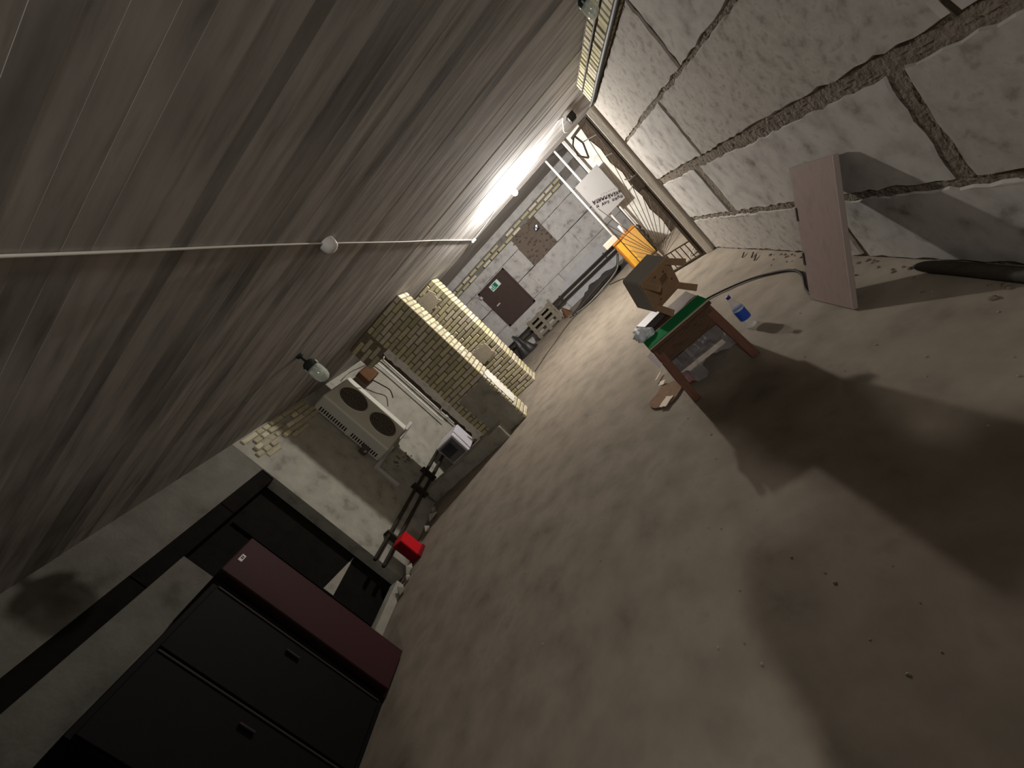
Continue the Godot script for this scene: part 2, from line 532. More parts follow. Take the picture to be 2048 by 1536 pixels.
# ------------------------------------------------------------------ right wall
func build_right_wall() -> void:
	var st := S()
	span(st, Vector3(X_R + 0.014, 0, -5.84), Vector3(1.75, 2.66, 3.4), 0.0)
	var wall := struct("wall_right", st, M.mortar)
	# foundation blocks, courses from the floor up: [y0, y1, vertical joints]
	var courses := [
		[0.02, 0.475, [-5.86, -3.1, -0.7, 1.7, 3.3]],
		[0.525, 1.07, [-5.86, -4.5, -2.12, 0.3, 2.7]],
		[1.165, 1.745, [-5.86, -4.2, -1.8, 0.6, 3.0]],
		[1.78, 2.33, [-5.86, -3.5, -1.1, 1.3, 3.3]]]
	var ci := 0
	for c in courses:
		var js: Array = c[2]
		for i in js.size() - 1:
			var za: float = js[i] + (0.0 if i == 0 else (0.05 if ci == 1 else 0.02))
			var zb: float = js[i + 1] - (0.05 if ci == 1 else 0.02)
			if i == 0 and ci == 1:
				zb -= 0.05
			var b := S()
			var poly := ragged(zb - za, c[1] - c[0], 0.06, 0.011)
			var t := Transform3D(Basis(Vector3(0, 0, 1), Vector3(0, 1, 0), Vector3(-1, 0, 0)), Vector3(X_R + 0.05, (c[0] + c[1]) * 0.5, (za + zb) * 0.5))
			slab(b, poly, 0.0, 0.05 + rng.randf_range(-0.006, 0.006), t, 0.014)
			part("block", b, M.block if (i + ci) % 3 else M.block_b, wall)
		ci += 1
	# broken render beside the third-course joint: exposed aggregate
	var r: SurfaceTool
	var rr: MeshInstance3D
	for q in [[-3.85, 1.62, 0.62, 0.22], [-4.02, 1.5, 0.34, 0.3], [-3.55, 1.42, 0.4, 0.16]]:
		r = S()
		slab(r, ragged(q[2], q[3], 0.035, 0.022), 0.0, 0.006, Transform3D(Basis(Vector3(0, 0, 1), Vector3(0, 1, 0), Vector3(-1, 0, 0)), Vector3(X_R + 0.003, q[1], q[0])), 0.003)
		part("exposed_aggregate", r, M.rubble, wall)
	# crumbling mortar along the bed joints
	r = S()
	for i in 170:
		var k := i % 3
		var yj: float = [0.5, 1.115, 1.76][k]
		lump(r, Vector3(X_R + 0.018, yj + rng.randf_range(-0.03, 0.03) * (1.4 if k == 1 else 0.7), rng.randf_range(-5.8, -0.6)), Vector3(0.012, rng.randf_range(0.008, 0.024), rng.randf_range(0.02, 0.09)))
	rr = part("mortar_crumbs", r, M.mortar, wall)
	rr.set_meta("kind", "stuff")
	# bricks on edge above the blocks
	var head: Array = []
	for k in 2:
		var b := S()
		cbox(b, Vector3(0.05, 0.165 if k == 0 else 0.085, 0.074), Transform3D.IDENTITY, 0.006)
		b.generate_normals()
		head.append(b.commit())
	for k in 2:
		var zz := -5.78
		while zz < -0.55:
			var o := Vector3(X_R + 0.018 + rng.randf_range(-0.006, 0.006), 2.437 if k == 0 else 2.583, zz)
			share("brick", head[k], M["brick%d" % rng.randi_range(0, 3)], wall, at(o, Vector3(rng.randf_range(-0.05, 0.05), rng.randf_range(-0.04, 0.04), 0)))
			zz += rng.randf_range(0.087, 0.097)
	# dark hose on the ledge and thin cable in the brick joint
	st = S(true)
	tube(st, curve([Vector3(1.345, 2.4, -0.7), Vector3(1.345, 2.4, -2.2), Vector3(1.342, 2.375, -3.6), Vector3(1.342, 2.36, -4.6), Vector3(1.345, 2.34, -5.5), Vector3(1.35, 2.35, -5.8)], 8), 0.024, 8)
	single("black_hose", st, M.black_rubber, "thick black hose along the top of the right block wall", "hose")
	st = S(true)
	tube(st, curve([Vector3(1.366, 2.53, -0.7), Vector3(1.366, 2.53, -3.0), Vector3(1.364, 2.535, -4.4), Vector3(1.364, 2.52, -5.8)], 8), 0.009, 6)
	single("thin_cable", st, M.black_rubber, "thin dark cable between the two brick rows under the ceiling", "cable")
	# recess beyond the block wall
	st = S()
	span(st, Vector3(1.86, 0, -5.84), Vector3(2.1, CEIL_FAR + 0.1, -11.4), 0.0)
	struct("wall_recess", st, M.brown_wall)
	st = S()
	slab(st, PackedVector2Array([Vector2(1.34, 0), Vector2(1.70, 0), Vector2(1.73, 0.3), Vector2(1.69, 0.62), Vector2(1.74, 0.9), Vector2(1.71, 1.2), Vector2(1.75, 1.5), Vector2(1.7, 1.8), Vector2(1.73, 2.1), Vector2(1.68, 2.4), Vector2(1.72, 2.72), Vector2(1.34, 2.72)]), 0.0, 0.02, at(Vector3(0, 0, -9.0)), 0.004)
	var ws := S()
	span(ws, Vector3(1.32, 0, -9.25), Vector3(1.87, CEIL_FAR, -9.0), 0.004)
	var stub := struct("wall_return", ws, M.brown_wall)
	part("white_render", st, M.white_plaster, stub)

func lump(st: SurfaceTool, c: Vector3, r: Vector3) -> void:
	var p := []
	for d in [Vector3.RIGHT, Vector3.LEFT, Vector3.UP, Vector3.DOWN, Vector3.BACK, Vector3.FORWARD]:
		p.append(c + d * r * rng.randf_range(0.7, 1.2) + Vector3(rng.randf_range(-0.2, 0.2), rng.randf_range(-0.2, 0.2), rng.randf_range(-0.2, 0.2)) * r)
	for x in [0, 1]:
		for y in [2, 3]:
			for zz in [4, 5]:
				tri(st, p[x], p[y], p[zz], (p[x] + p[y] + p[zz]) / 3.0 - c)

# ------------------------------------------------------------------ left wall
func build_left_wall() -> void:
	var st := S()
	slab(st, PackedVector2Array([Vector2(-4.55, 4.05), Vector2(X_L, 4.05), Vector2(X_L, 6.9), Vector2(-3.94, 7.62), Vector2(-3.94, 8.4), Vector2(-4.55, 8.4)]), 0.0, CEIL, Transform3D(Basis(Vector3.RIGHT, Vector3.FORWARD, Vector3.UP), Vector3.ZERO), 0.0)
	var wall := struct("wall_left", st, M.left)
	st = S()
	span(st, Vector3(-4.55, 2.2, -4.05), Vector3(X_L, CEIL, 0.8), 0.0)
	struct("wall_left_lintel", st, M.left_vignetted)
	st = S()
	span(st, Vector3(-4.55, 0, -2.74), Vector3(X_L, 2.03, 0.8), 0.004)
	struct("wall_left_near", st, M.left_vignetted)
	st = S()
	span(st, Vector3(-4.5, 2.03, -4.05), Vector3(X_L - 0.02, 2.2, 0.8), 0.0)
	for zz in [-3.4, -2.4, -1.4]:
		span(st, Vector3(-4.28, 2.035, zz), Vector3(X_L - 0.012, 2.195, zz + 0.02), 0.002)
	struct("trim_1", st, M.near_black)
	# dark room behind the doorway
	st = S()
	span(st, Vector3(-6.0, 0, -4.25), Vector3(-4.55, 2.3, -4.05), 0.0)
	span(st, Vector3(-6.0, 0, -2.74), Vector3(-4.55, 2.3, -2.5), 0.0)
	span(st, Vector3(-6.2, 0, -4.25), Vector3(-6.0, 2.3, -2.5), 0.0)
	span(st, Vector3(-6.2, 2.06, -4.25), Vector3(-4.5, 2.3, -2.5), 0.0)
	struct("wall_side_room", st, M.shade_dark)
	st = S()
	slab(st, PackedVector2Array([Vector2(-4.05, 0), Vector2(-2.74, 0), Vector2(-2.74, 2.03), Vector2(-4.05, 2.03)]), 0.0, 0.03, Transform3D(Basis(Vector3(0, 0, 1), Vector3(0, 1, 0), Vector3(-1, 0, 0)), Vector3(-4.44, 0, 0)), 0.004)
	var door := struct("door_1", st, M.near_black)
	st = S()
	span(st, Vector3(-4.43, 0.05, -3.42), Vector3(-4.405, 1.98, -3.4), 0.002)
	part("door_rib", st, M.near_black, door)
	st = S()
	slab(st, PackedVector2Array([Vector2(-4.02, 0.64), Vector2(-3.28, 0.60), Vector2(-3.28, 0.78)]), 0.0, 0.008, Transform3D(Basis(Vector3(0, 0, 1), Vector3(0, 1, 0), Vector3(-1, 0, 0)), Vector3(-4.43, 0, 0)), 0.002)
	var pw := part("pale_wedge", st, M.left, door)
	pw.set_meta("label", "pale pointed strip on the dark door")
	# exposed bricks high on the wall
	for row in 5:
		var zz := -4.12 - rng.randf_range(0.0, 0.2)
		while zz > -5.45:
			var L := 0.25 if rng.randf() < 0.6 else 0.12
			if rng.randf() < 0.82:
				var b := S()
				cbox(b, Vector3(0.06, 0.064, L), Transform3D.IDENTITY, 0.009)
				var mi := part("brick", b, M.old_brick if rng.randf() < 0.6 else M["brick%d" % rng.randi_range(0, 3)], wall)
				mi.position = Vector3(X_L + rng.randf_range(-0.02, 0.012), 2.29 + row * 0.076, zz - L * 0.5)
				mi.rotation = Vector3(rng.randf_range(-0.05, 0.05), rng.randf_range(-0.1, 0.1), 0)
			zz -= L + 0.014
	# back wall behind the piers
	st = S()
	span(st, Vector3(-3.96, 0, -7.9), Vector3(-2.64, CEIL, -7.64), 0.004)
	struct("wall_cross", st, M.brown_wall)
	st = S()
	span(st, Vector3(-4.55, 0, -11.4), Vector3(X_L, CEIL_FAR + 0.1, -8.4), 0.004)
	struct("wall_left_far", st, M.far)
	# low concrete plinth along the front of the pier
	st = S()
	slab(st, ragged(1.78, 0.24, 0.1, 0.008), 0.0, 0.2, at(Vector3(-3.32, 0.12, -5.84)), 0.012)
	struct("trim_2", st, M.left)

# ------------------------------------------------------------------ brick piers
func build_piers() -> void:
	var bm := {}
	for L in [0.25, 0.12]:
		var b := S()
		cbox(b, Vector3(L - 0.004, 0.063, 0.116), Transform3D.IDENTITY, 0.009)
		b.generate_normals()
		bm[L] = b.commit()
	pier(bm, -2.09, -5.85, 0.82, CEIL - 0.01, true)
	pier(bm, -2.0, -7.42, 0.62, CEIL - 0.01, false)

func pier(bm: Dictionary, xe: float, zf: float, length: float, h: float, first: bool) -> void:
	var label := "cream brick pier nearer the camera, with a whitish render patch low on its lit end" if first else "cream brick pier farther from the camera, beside the dark wall hatch"
	var t := thing("brick_pier", label, "pier", Vector3(xe, 0, zf))
	var st := S()
	span(st, Vector3(-length, 0, -0.37), Vector3(-0.013, h, -0.013), 0.0)
	if first:
		span(st, Vector3(-length - 0.05, 0, -0.6), Vector3(-length + 0.1, h, -0.3), 0.004)  # hidden return, added to throw a shadow on the cooling unit
	part("mortar_core", st, M.joint, t)
	var n := int(h / 0.0775)
	for c in n:
		var y := 0.04 + c * 0.0775
		var x := 0.0
		var low := first and y > 0.28 and y < 0.95
		if c % 2 == 0:
			put_brick(bm[0.25], t, Vector3(-0.06, y, -0.255), PI / 2, false)
			while x < length - 0.05:
				var L := 0.25 if length - x > 0.2 else 0.12
				put_brick(bm[L], t, Vector3(-x - L * 0.5, y, -0.06), 0.0, not first and y > 0.8 and y < 1.3 and x > 0.1)
				x += L + 0.01
		else:
			put_brick(bm[0.25], t, Vector3(-0.06, y, -0.125), PI / 2, false)
			put_brick(bm[0.25], t, Vector3(-0.125, y, -0.32), 0.0, false)
			x = 0.13
			while x < length - 0.05:
				var L := 0.25 if length - x > 0.2 else 0.12
				put_brick(bm[L], t, Vector3(-x - L * 0.5, y, -0.06), 0.0, not first and y > 0.8 and y < 1.3 and x > 0.1)
				x += L + 0.01
	if first:
		# pale vertical band on the outer edge, its white standing in for lamplight
		st = S()
		slab(st, ragged(0.11, 1.95, 0.07, 0.016), 0.0, 0.024, at(Vector3(-length + 0.03, 1.25, -0.004)), 0.008)
		part("light_band", st, M.white_plaster, t)
		st = S()
		slab(st, ragged(0.24, 0.62, 0.045, 0.02), 0.0, 0.012, Transform3D(Basis(Vector3(0, 0, -1), Vector3.UP, Vector3.RIGHT), Vector3(-0.002, 0.62, -0.18)), 0.004)
		part("render_patch", st, M.white_plaster, t)
		st = S()
		slab(st, ragged(0.56, 0.9, 0.05, 0.03), 0.0, 0.012, at(Vector3(-0.31, 0.46, -0.003)), 0.004)
		part("render_patch", st, M.left, t)
		# brickwork over the opening, out to the left wall
		var y := 2.26
		var c := 0
		while y < h - 0.03:
			var x := length + (0.0 if c % 2 else 0.13)
			while x < 1.0:
				put_brick(bm[0.25], t, Vector3(-x - 0.125, y, -0.06), 0.0, false)
				x += 0.26
			y += 0.0775
			c += 1
		st = S()
		span(st, Vector3(-1.2, 2.24, -0.3), Vector3(-length, h, -0.013), 0.0)
		part("lintel_core", st, M.joint, t)
	else:
		st = S()
		slab(st, ragged(0.34, 0.3, 0.035, 0.025), 0.0, 0.014, at(Vector3(-0.33, 1.05, -0.004)), 0.006)
		part("mortar_smear", st, M.mortar_pale, t)
		st = S()
		slab(st, ragged(0.42, 0.3, 0.035, 0.025), 0.0, 0.012, at(Vector3(-0.36, 2.42, -0.004)), 0.006)
		part("mortar_smear", st, M.mortar_pale, t)

func put_brick(mesh: Mesh, t: Node3D, p: Vector3, turn: float, sunk: bool) -> void:
	var j := Vector3(rng.randf_range(-0.003, 0.003), rng.randf_range(-0.002, 0.002), rng.randf_range(-0.003, 0.003))
	if sunk and rng.randf() < 0.6:
		j.z -= rng.randf_range(0.01, 0.03)
	share("brick", mesh, M["brick%d" % rng.randi_range(0, 3)], t, at(p + j, Vector3(0, turn + rng.randf_range(-0.012, 0.012), rng.randf_range(-0.008, 0.008))))

# ------------------------------------------------------------------ far wall
func build_far_wall() -> void:
	var st := S()
	span(st, Vector3(-4.6, 0, Z_FAR - 0.4), Vector3(2.0, CEIL_FAR + 0.1, Z_FAR - 0.1), 0.0)
	var wall := struct("wall_far", st, M.far_joint)
	var courses := [
		[0.0, 0.30, [-4.4, -2.6, -0.2, 1.72]],
		[0.315, 0.86, [-4.4, -2.9, -0.5, 1.72]],
		[0.88, 1.43, [-4.4, -2.0, -1.05, 0.4, 1.72]],
		[1.46, 2.02, [-4.4, -2.5, -1.0, -0.8, 0.02, 1.72]],
		[2.04, 2.3, [-4.4, -2.2, -0.78, 0.02, 1.72]]]
	var ci := 0
	for c in courses:
		var js: Array = c[2]
		for i in js.size() - 1:
			if ci >= 3 and absf(js[i] + 0.79) < 0.03:
				continue
			var b := S()
			var xa: float = js[i] + 0.001
			var xb: float = js[i + 1] - 0.001
			slab(b, ragged(xb - xa, c[1] - c[0] + 0.012, 0.12, 0.004), 0.0, 0.1 + rng.randf_range(-0.004, 0.004), at(Vector3((xa + xb) * 0.5, (c[0] + c[1]) * 0.5, Z_FAR - 0.1)), 0.004)
			part("block", b, M.far, wall)
		ci += 1
	# rough broken pocket in the wall
	var pk := S()
	slab(pk, ragged(0.9, 0.92, 0.06, 0.03), 0.0, 0.03, at(Vector3(-0.38, 1.87, Z_FAR - 0.1)), 0.01)
	part("pocket_back", pk, M.rubble, wall)
	var r := S()
	for i in 70:
		lump(r, Vector3(rng.randf_range(-0.78, 0.0), rng.randf_range(1.46, 2.28), Z_FAR - 0.09), Vector3(rng.randf_range(0.03, 0.09), rng.randf_range(0.03, 0.08), 0.05))
	for i in 30:
		var e := rng.randi_range(0, 3)
		lump(r, Vector3(rng.randf_range(-0.84, 0.06) if e > 1 else [-0.79, 0.01][e], rng.randf_range(1.4, 2.3) if e < 2 else [1.45, 2.29][e - 2], Z_FAR - 0.02), Vector3(rng.randf_range(0.03, 0.1), rng.randf_range(0.03, 0.08), 0.025))
	var o := part("broken_pocket", r, M.rubble, wall)
	o.set_meta("kind", "stuff")
	# two courses of brick at the top, then render
	var b := S()
	cbox(b, Vector3(0.24, 0.066, 0.1), Transform3D.IDENTITY, 0.006)
	b.generate_normals()
	var bmesh := b.commit()
	for row in 2:
		var x := -3.0 + row * 0.13
		while x < 1.0:
			if rng.randf() < 0.9:
				share("brick", bmesh, M.brick0 if rng.randf() < 0.5 else M.brick2, wall, at(Vector3(x, 2.36 + row * 0.11, Z_FAR - 0.055 + rng.randf_range(-0.01, 0.01)), Vector3(0, rng.randf_range(-0.03, 0.03), 0)))
			x += 0.275
	st = S()
	slab(st, ragged(6.1, 0.2, 0.2, 0.004), 0.0, 0.08, at(Vector3(-1.35, 2.64, Z_FAR - 0.1)), 0.008)
	part("top_render", st, M.far, wall)
	# dark steel hatch
	var d := Node3D.new()
	d.name = "door_2"
	d.position = Vector3(-1.88, 0.8, Z_FAR)
	d.set_meta("kind", "structure")
	tag(d, "dark brown steel hatch with a green sign high in the far wall", "hatch")
	add_child(d)
	st = S()
	for q in [[Vector3(-0.48, 0, 0), Vector3(-0.43, 1.2, 0.05)], [Vector3(0.43, 0, 0), Vector3(0.48, 1.2, 0.05)], [Vector3(-0.48, 1.15, 0), Vector3(0.48, 1.2, 0.05)], [Vector3(-0.48, 0, 0), Vector3(0.48, 0.05, 0.05)]]:
		span(st, q[0], q[1], 0.004)
	part("door_frame", st, M.hatch, d)
	st = S()
	span(st, Vector3(-0.435, 0.045, 0.0), Vector3(0.435, 1.155, 0.035), 0.005)
	part("door_leaf", st, M.hatch, d)
	st = S()
	span(st, Vector3(-0.52, 1.02, 0.0), Vector3(-0.45, 1.1, 0.06), 0.006)
	part("hinge", st, M.galv, d)
	st = S()
	span(st, Vector3(-0.34, 0.6, 0.035), Vector3(-0.22, 0.64, 0.075), 0.008)
	part("door_handle", st, M.galv, d)
	var sign := Node3D.new()
	sign.name = "exit_sign"
	sign.position = Vector3(-1.87, 1.83, Z_FAR + 0.037)
	add_child(sign)
	tag(sign, "small green and white escape sign on the dark hatch", "sign")
	st = S()
	span(st, Vector3(-0.15, -0.085, 0), Vector3(0.15, 0.085, 0.006), 0.001)
	part("sign_plate", st, plain(g8(206, 226, 216), 0.5), sign)
	st = S()
	span(st, Vector3(-0.075, -0.065, 0.004), Vector3(0.065, 0.065, 0.009), 0.001)
	part("green_field", st, plain(g8(34, 106, 88), 0.5), sign)
	st = S()
	for q in [[-0.045, 0.04, 0.02, 0.02], [-0.04, 0.012, 0.02, 0.04], [-0.055, -0.03, 0.035, 0.016], [-0.02, -0.035, 0.016, 0.03]]:
		cbox(st, Vector3(q[2], q[3], 0.004), at(Vector3(q[0], q[1], 0.009)), 0.001)
	part("pictogram", st, plain(g8(216, 232, 222), 0.5), sign)
	st = S()
	cbox(st, Vector3(0.05, 0.08, 0.004), at(Vector3(-0.11, -0.02, 0.007)), 0.001)
	part("green_patch", st, plain(g8(110, 160, 144), 0.5), sign)

# ------------------------------------------------------------------ lamps
func bulb_lamp(called: String, p: Vector3, label: String, energy: float) -> Node3D:
	var t := thing(called, label, "lamp", Vector3(p.x, CEIL, p.z))
	var st := S(true)
	lathe(st, [Vector2(0.0, 0.0), Vector2(0.035, 0.0), Vector2(0.035, -0.012), Vector2(0.02, -0.018), Vector2(0.021, -0.06), Vector2(0.0, -0.06)], 16)
	part("socket", st, M.white_paint, t)
	st = S(true)
	var dy := p.y - CEIL
	var prof := [Vector2(0.0, dy - 0.046)]
	for i in range(1, 9):
		var a := -PI / 2 + PI * 0.78 * i / 8
		prof.append(Vector2(cos(a) * 0.046, dy + sin(a) * 0.046))
	prof.append(Vector2(0.018, -0.058))
	prof.append(Vector2(0.0, -0.058))
	lathe(st, prof, 20)
	part("bulb", st, M.bulb, t)
	var l := OmniLight3D.new()
	l.name = "bulb_light"
	l.position = Vector3(0, dy, 0)
	l.light_color = Color(1.0, 0.985, 0.96)
	l.light_energy = energy
	l.light_size = 0.045
	l.omni_range = 30.0
	l.omni_attenuation = 2.0
	l.shadow_enabled = true
	t.add_child(l)
	return t

func build_lamps() -> void:
	bulb_lamp("ceiling_lamp", LAMP_POS, "bare bright bulb lit on the ceiling at the far end", LAMP_ENERGY)
	var back := bulb_lamp("passage_lamp", LAMP_BACK, "lit bulb with an added unseen shade on the passage ceiling behind the person", LAMP_BACK_ENERGY)
	var sh := S(true)  # unseen shade added to keep this lamp off the ceiling
	lathe(sh, [Vector2(0.024, -0.03), Vector2(0.06, -0.045), Vector2(0.17, -0.105), Vector2(0.175, -0.108), Vector2(0.17, -0.1), Vector2(0.06, -0.038), Vector2(0.024, -0.024), Vector2(0.024, -0.03)], 28)
	part("shade", sh, M.lamp_body, back)
	# ceiling cable, round junction box and little connector
	var st := S(true)
	tube(st, curve([Vector3(-1.08, 2.641, 0.4), Vector3(-1.08, 2.641, -1.1), Vector3(-1.066, 2.641, -2.0), Vector3(-1.06, 2.64, -2.75), Vector3(-1.063, 2.639, -4.2), Vector3(-1.058, 2.641, -5.6), Vector3(-1.066, 2.641, -7.0), Vector3(-1.07, 2.641, -8.08)], 6), 0.006, 6)
	single("ceiling_cable", st, M.white_cable, "white cable running along the ceiling to the junction box", "cable")
	var t := thing("junction_box", "round white junction box on the ceiling cable", "junction box", Vector3(-1.06, CEIL, -2.75))
	st = S(true)
	lathe(st, [Vector2(0.0, -0.075), Vector2(0.03, -0.073), Vector2(0.048, -0.06), Vector2(0.056, -0.035), Vector2(0.057, 0.0)], 20)
	part("body", st, M.white_paint, t)
	st = S(true)
	for i in 3:
		var a := TAU * i / 3 + 0.4
		lump(st, Vector3(cos(a) * 0.035, -0.06, sin(a) * 0.035), Vector3(0.014, 0.014, 0.014))
	part("screw_boss", st, M.white_paint, t)
	st = S(true)
	tube(st, [Vector3(0, -0.02, -0.05), Vector3(0, -0.02, -0.075)], 0.013, 8)
	part("cable_gland", st, M.white_paint, t)
	st = S()
	cbox(st, Vector3(0.09, 0.05, 0.09), at(Vector3(-1.07, 2.626, -8.12)), 0.01)
	single("connector_box", st, M.white_paint, "small white square box at the far end of the ceiling cable", "junction box")
	st = S(true)
	tube(st, curve([Vector3(-1.05, 2.635, -8.12), Vector3(-0.6, 2.636, -7.9), Vector3(-0.2, 2.638, -7.4), Vector3(0.04, 2.642, -7.08)], 6), 0.007, 6)
	single("lamp_cable", st, M.white_cable, "white cable from the square box to the lit bulb", "cable")
	# loop of white cable at the top right
	st = S(true)
	tube(st, curve([Vector3(0.09, 2.64, -7.06), Vector3(0.7, 2.636, -7.0), Vector3(1.13, 2.634, -6.55), Vector3(1.18, 2.62, -6.9), Vector3(1.22, 2.61, -7.5), Vector3(1.3, 2.58, -7.65), Vector3(1.45, 2.6, -7.8)], 8), 0.009, 6)
	single("cable_loop", st, M.white_cable, "loop of white cable under the ceiling above the steel grille", "cable")
	t = thing("wall_junction_box", "small dark box at the ceiling corner above the grille", "junction box", Vector3(1.33, CEIL, -7.0))
	st = S()
	cbox(st, Vector3(0.12, 0.1, 0.16), at(Vector3(0, -0.05, 0)), 0.012)
	part("body", st, M.bakelite, t)
	st = S()
	cbox(st, Vector3(0.1, 0.02, 0.13), at(Vector3(0, -0.105, 0)), 0.006)
	part("lid", st, M.bakelite, t)
	jar_lamp(Vector3(-2.62, CEIL, -3.9), 1.25, M.lamp_body, "unlit glass jar lamp hanging from the ceiling beside the cooling unit")
	jar_lamp(Vector3(1.22, CEIL, -3.6), 0.75, M.lamp_teal, "unlit dark jar lamp above the brick strip on the right")

func jar_lamp(p: Vector3, k: float, body: Material, label: String) -> void:
	var t := thing("jar_lamp", label, "lamp", p)
	var st := S(true)
	lathe(st, [Vector2(0.0, 0.0), Vector2(0.035, 0.0), Vector2(0.03, -0.02), Vector2(0.012, -0.03), Vector2(0.012, -0.07), Vector2(0.045, -0.085), Vector2(0.062, -0.11), Vector2(0.062, -0.145), Vector2(0.055, -0.15), Vector2(0.0, -0.15)], 20, at(Vector3.ZERO).scaled_local(Vector3.ONE * k))
	part("lamp_body", st, body, t)
	st = S(true)
	lathe(st, [Vector2(0.058, -0.148), Vector2(0.063, -0.19), Vector2(0.062, -0.24), Vector2(0.05, -0.275), Vector2(0.025, -0.295), Vector2(0.0, -0.3), Vector2(0.024, -0.29), Vector2(0.047, -0.272), Vector2(0.058, -0.238), Vector2(0.059, -0.19), Vector2(0.054, -0.148)], 24, at(Vector3.ZERO).scaled_local(Vector3.ONE * k))
	part("glass_jar", st, M.glass, t)
	st = S(true)
	lathe(st, [Vector2(0.012, -0.15), Vector2(0.014, -0.175), Vector2(0.028, -0.2), Vector2(0.03, -0.22), Vector2(0.018, -0.242), Vector2(0.0, -0.247)], 16, at(Vector3.ZERO).scaled_local(Vector3.ONE * k))
	part("bulb", st, plain(g8(206, 204, 190), 0.3), t)
	st = S()
	for i in 3:
		var a := TAU * i / 3
		cbox(st, Vector3(0.02, 0.03, 0.012) * k, at(Vector3(cos(a) * 0.062, -0.135, sin(a) * 0.062) * k, Vector3(0, -a, 0)), 0.003)
	part("clamp", st, M.galv, t)

# ------------------------------------------------------------------ things by the left wall
func build_left_things() -> void:
	# outdoor cooling unit with two fans
	var t := thing("cooling_unit", "grey outdoor cooling unit with two dark fans on the left wall", "air conditioner", Vector3(-4.1, 1.17, -5.95))
	var st := S()
	cbox(st, Vector3(0.31, 1.29, 0.87), at(Vector3(0, 0.645, 0)), 0.022)
	part("casing", st, M.ac, t)
	for k in 2:
		var cy := 0.34 + k * 0.61
		st = S(true)
		var turn := Basis(Vector3(0, 0, -1), Vector3(1, 0, 0), Vector3(0, -1, 0))
		lathe(st, [Vector2(0.275, 0.0), Vector2(0.275, 0.012), Vector2(0.265, 0.016), Vector2(0.255, 0.004), Vector2(0.25, 0.0)], 40, Transform3D(turn, Vector3(0.155, cy, -0.0)))
		part("fan_ring", st, M.ac, t)
		st = S()
		lathe(st, [Vector2(0.0, 0.003), Vector2(0.252, 0.003)], 40, Transform3D(turn, Vector3(0.155, cy, 0.0)))
		var well := part("fan_well", st, M.ac_dark, t)
		st = S()
		for r in 5:
			var rad := 0.045 + r * 0.048
			var ring := []
			for i in 33:
				var a := TAU * i / 32
				ring.append(Vector3(0.168, cy + sin(a) * rad, cos(a) * rad))
			tube(st, ring, 0.0035, 4)
		for i in 8:
			var a := TAU * i / 8
			bar(st, Vector3(0.167, cy, 0), Vector3(0.167, cy + sin(a) * 0.25, cos(a) * 0.25), 0.004, 0.004, 0.001)
		part("fan_guard", st, M.ac_guard, well)
		st = S(true)
		lathe(st, [Vector2(0.0, 0.02), Vector2(0.035, 0.018), Vector2(0.045, 0.0)], 16, Transform3D(turn, Vector3(0.155, cy, 0.0)))
		part("fan_hub", st, M.ac_dark, well)
	# louvre slots on the end that faces the camera
	for i in 26:
		if i == 12 or i == 13:
			continue
		st = S()
		cbox(st, Vector3(0.075, 0.021, 0.008), at(Vector3(-0.07, 0.09 + i * 0.044, 0.437)), 0.002)
		part("louvre_slot", st, M.ac_slot, t)
	st = S()
	cbox(st, Vector3(0.02, 1.2, 0.012), at(Vector3(-0.12, 0.65, 0.438)), 0.004)
	cbox(st, Vector3(0.06, 0.05, 0.03), at(Vector3(-0.1, 0.645, 0.445)), 0.006)
	part("corner_trim", st, M.ac, t)
	st = S()
	cbox(st, Vector3(0.1, 0.12, 0.14), at(Vector3(-0.09, -0.02 + 0.3, 0.48)), 0.01)
	part("valve_cover", st, M.ac_dark, t)
	st = S(true)
	tube(st, [Vector3(-0.07, 0.27, 0.55), Vector3(-0.03, 0.24, 0.57)], 0.016, 8)
	part("valve", st, M.galv, t)
	# steel bracket
	t = thing("wall_bracket", "pale steel bracket under the cooling unit, one leg pointing down", "bracket", Vector3(X_L, 1.1, -6.2))
	st = S()
	span(st, Vector3(0.0, 0.0, -0.95), Vector3(0.05, 0.065, 0.86), 0.004)
	part("rail", st, M.galv, t)
	st = S()
	span(st, Vector3(0.0, -0.42, 0.795), Vector3(0.05, 0.0, 0.86), 0.004)
	part("leg", st, M.galv, t)
	for zz in [-0.1, 0.55]:
		st = S()
		span(st, Vector3(0.0, 0.035, zz), Vector3(0.33, 0.07, zz + 0.045), 0.004)
		part("arm", st, M.galv, t)
	# little scrap of broken render under the bracket
	st = S()
	for i in 12:
		lump(st, Vector3(X_L + 0.01, rng.randf_range(0.75, 1.0), rng.randf_range(-6.3, -5.75)), Vector3(0.02, rng.randf_range(0.015, 0.05), rng.randf_range(0.01, 0.03)))
	var o := single("broken_anchors", st, M.rubble, "broken render and anchors on the wall beneath the bracket rail", "debris")
	o.set_meta("kind", "stuff")
	# two dark pipes along the wall
	for k in 2:
		st = S(true)
		var y: float = [0.43, 0.29][k]
		tube(st, [Vector3(X_L + 0.07, y + 0.02, -3.95), Vector3(X_L + 0.07, y, -5.4), Vector3(X_L + 0.07, y - 0.02, -6.9)], 0.026, 10)
		single("wall_pipe", st, M.dark_pipe, ["upper of the two dark pipes along the foot of the left wall", "lower of the two dark pipes along the foot of the left wall"][k], "pipe", "dark pipes on the left wall")
	var strap := ["dark strap on the two wall pipes just above the red box", "dark strap on the two wall pipes below the cooling unit", "dark strap on the two wall pipes nearest the white appliance"]
	for k in 3:
		var zz: float = [-4.45, -5.6, -6.1][k]
		st = S()
		span(st, Vector3(X_L, 0.2, zz), Vector3(X_L + 0.11, 0.5, zz + 0.03), 0.004)
		single("pipe_clip", st, M.dark_pipe, strap[k], "bracket", "straps on the left wall pipes")
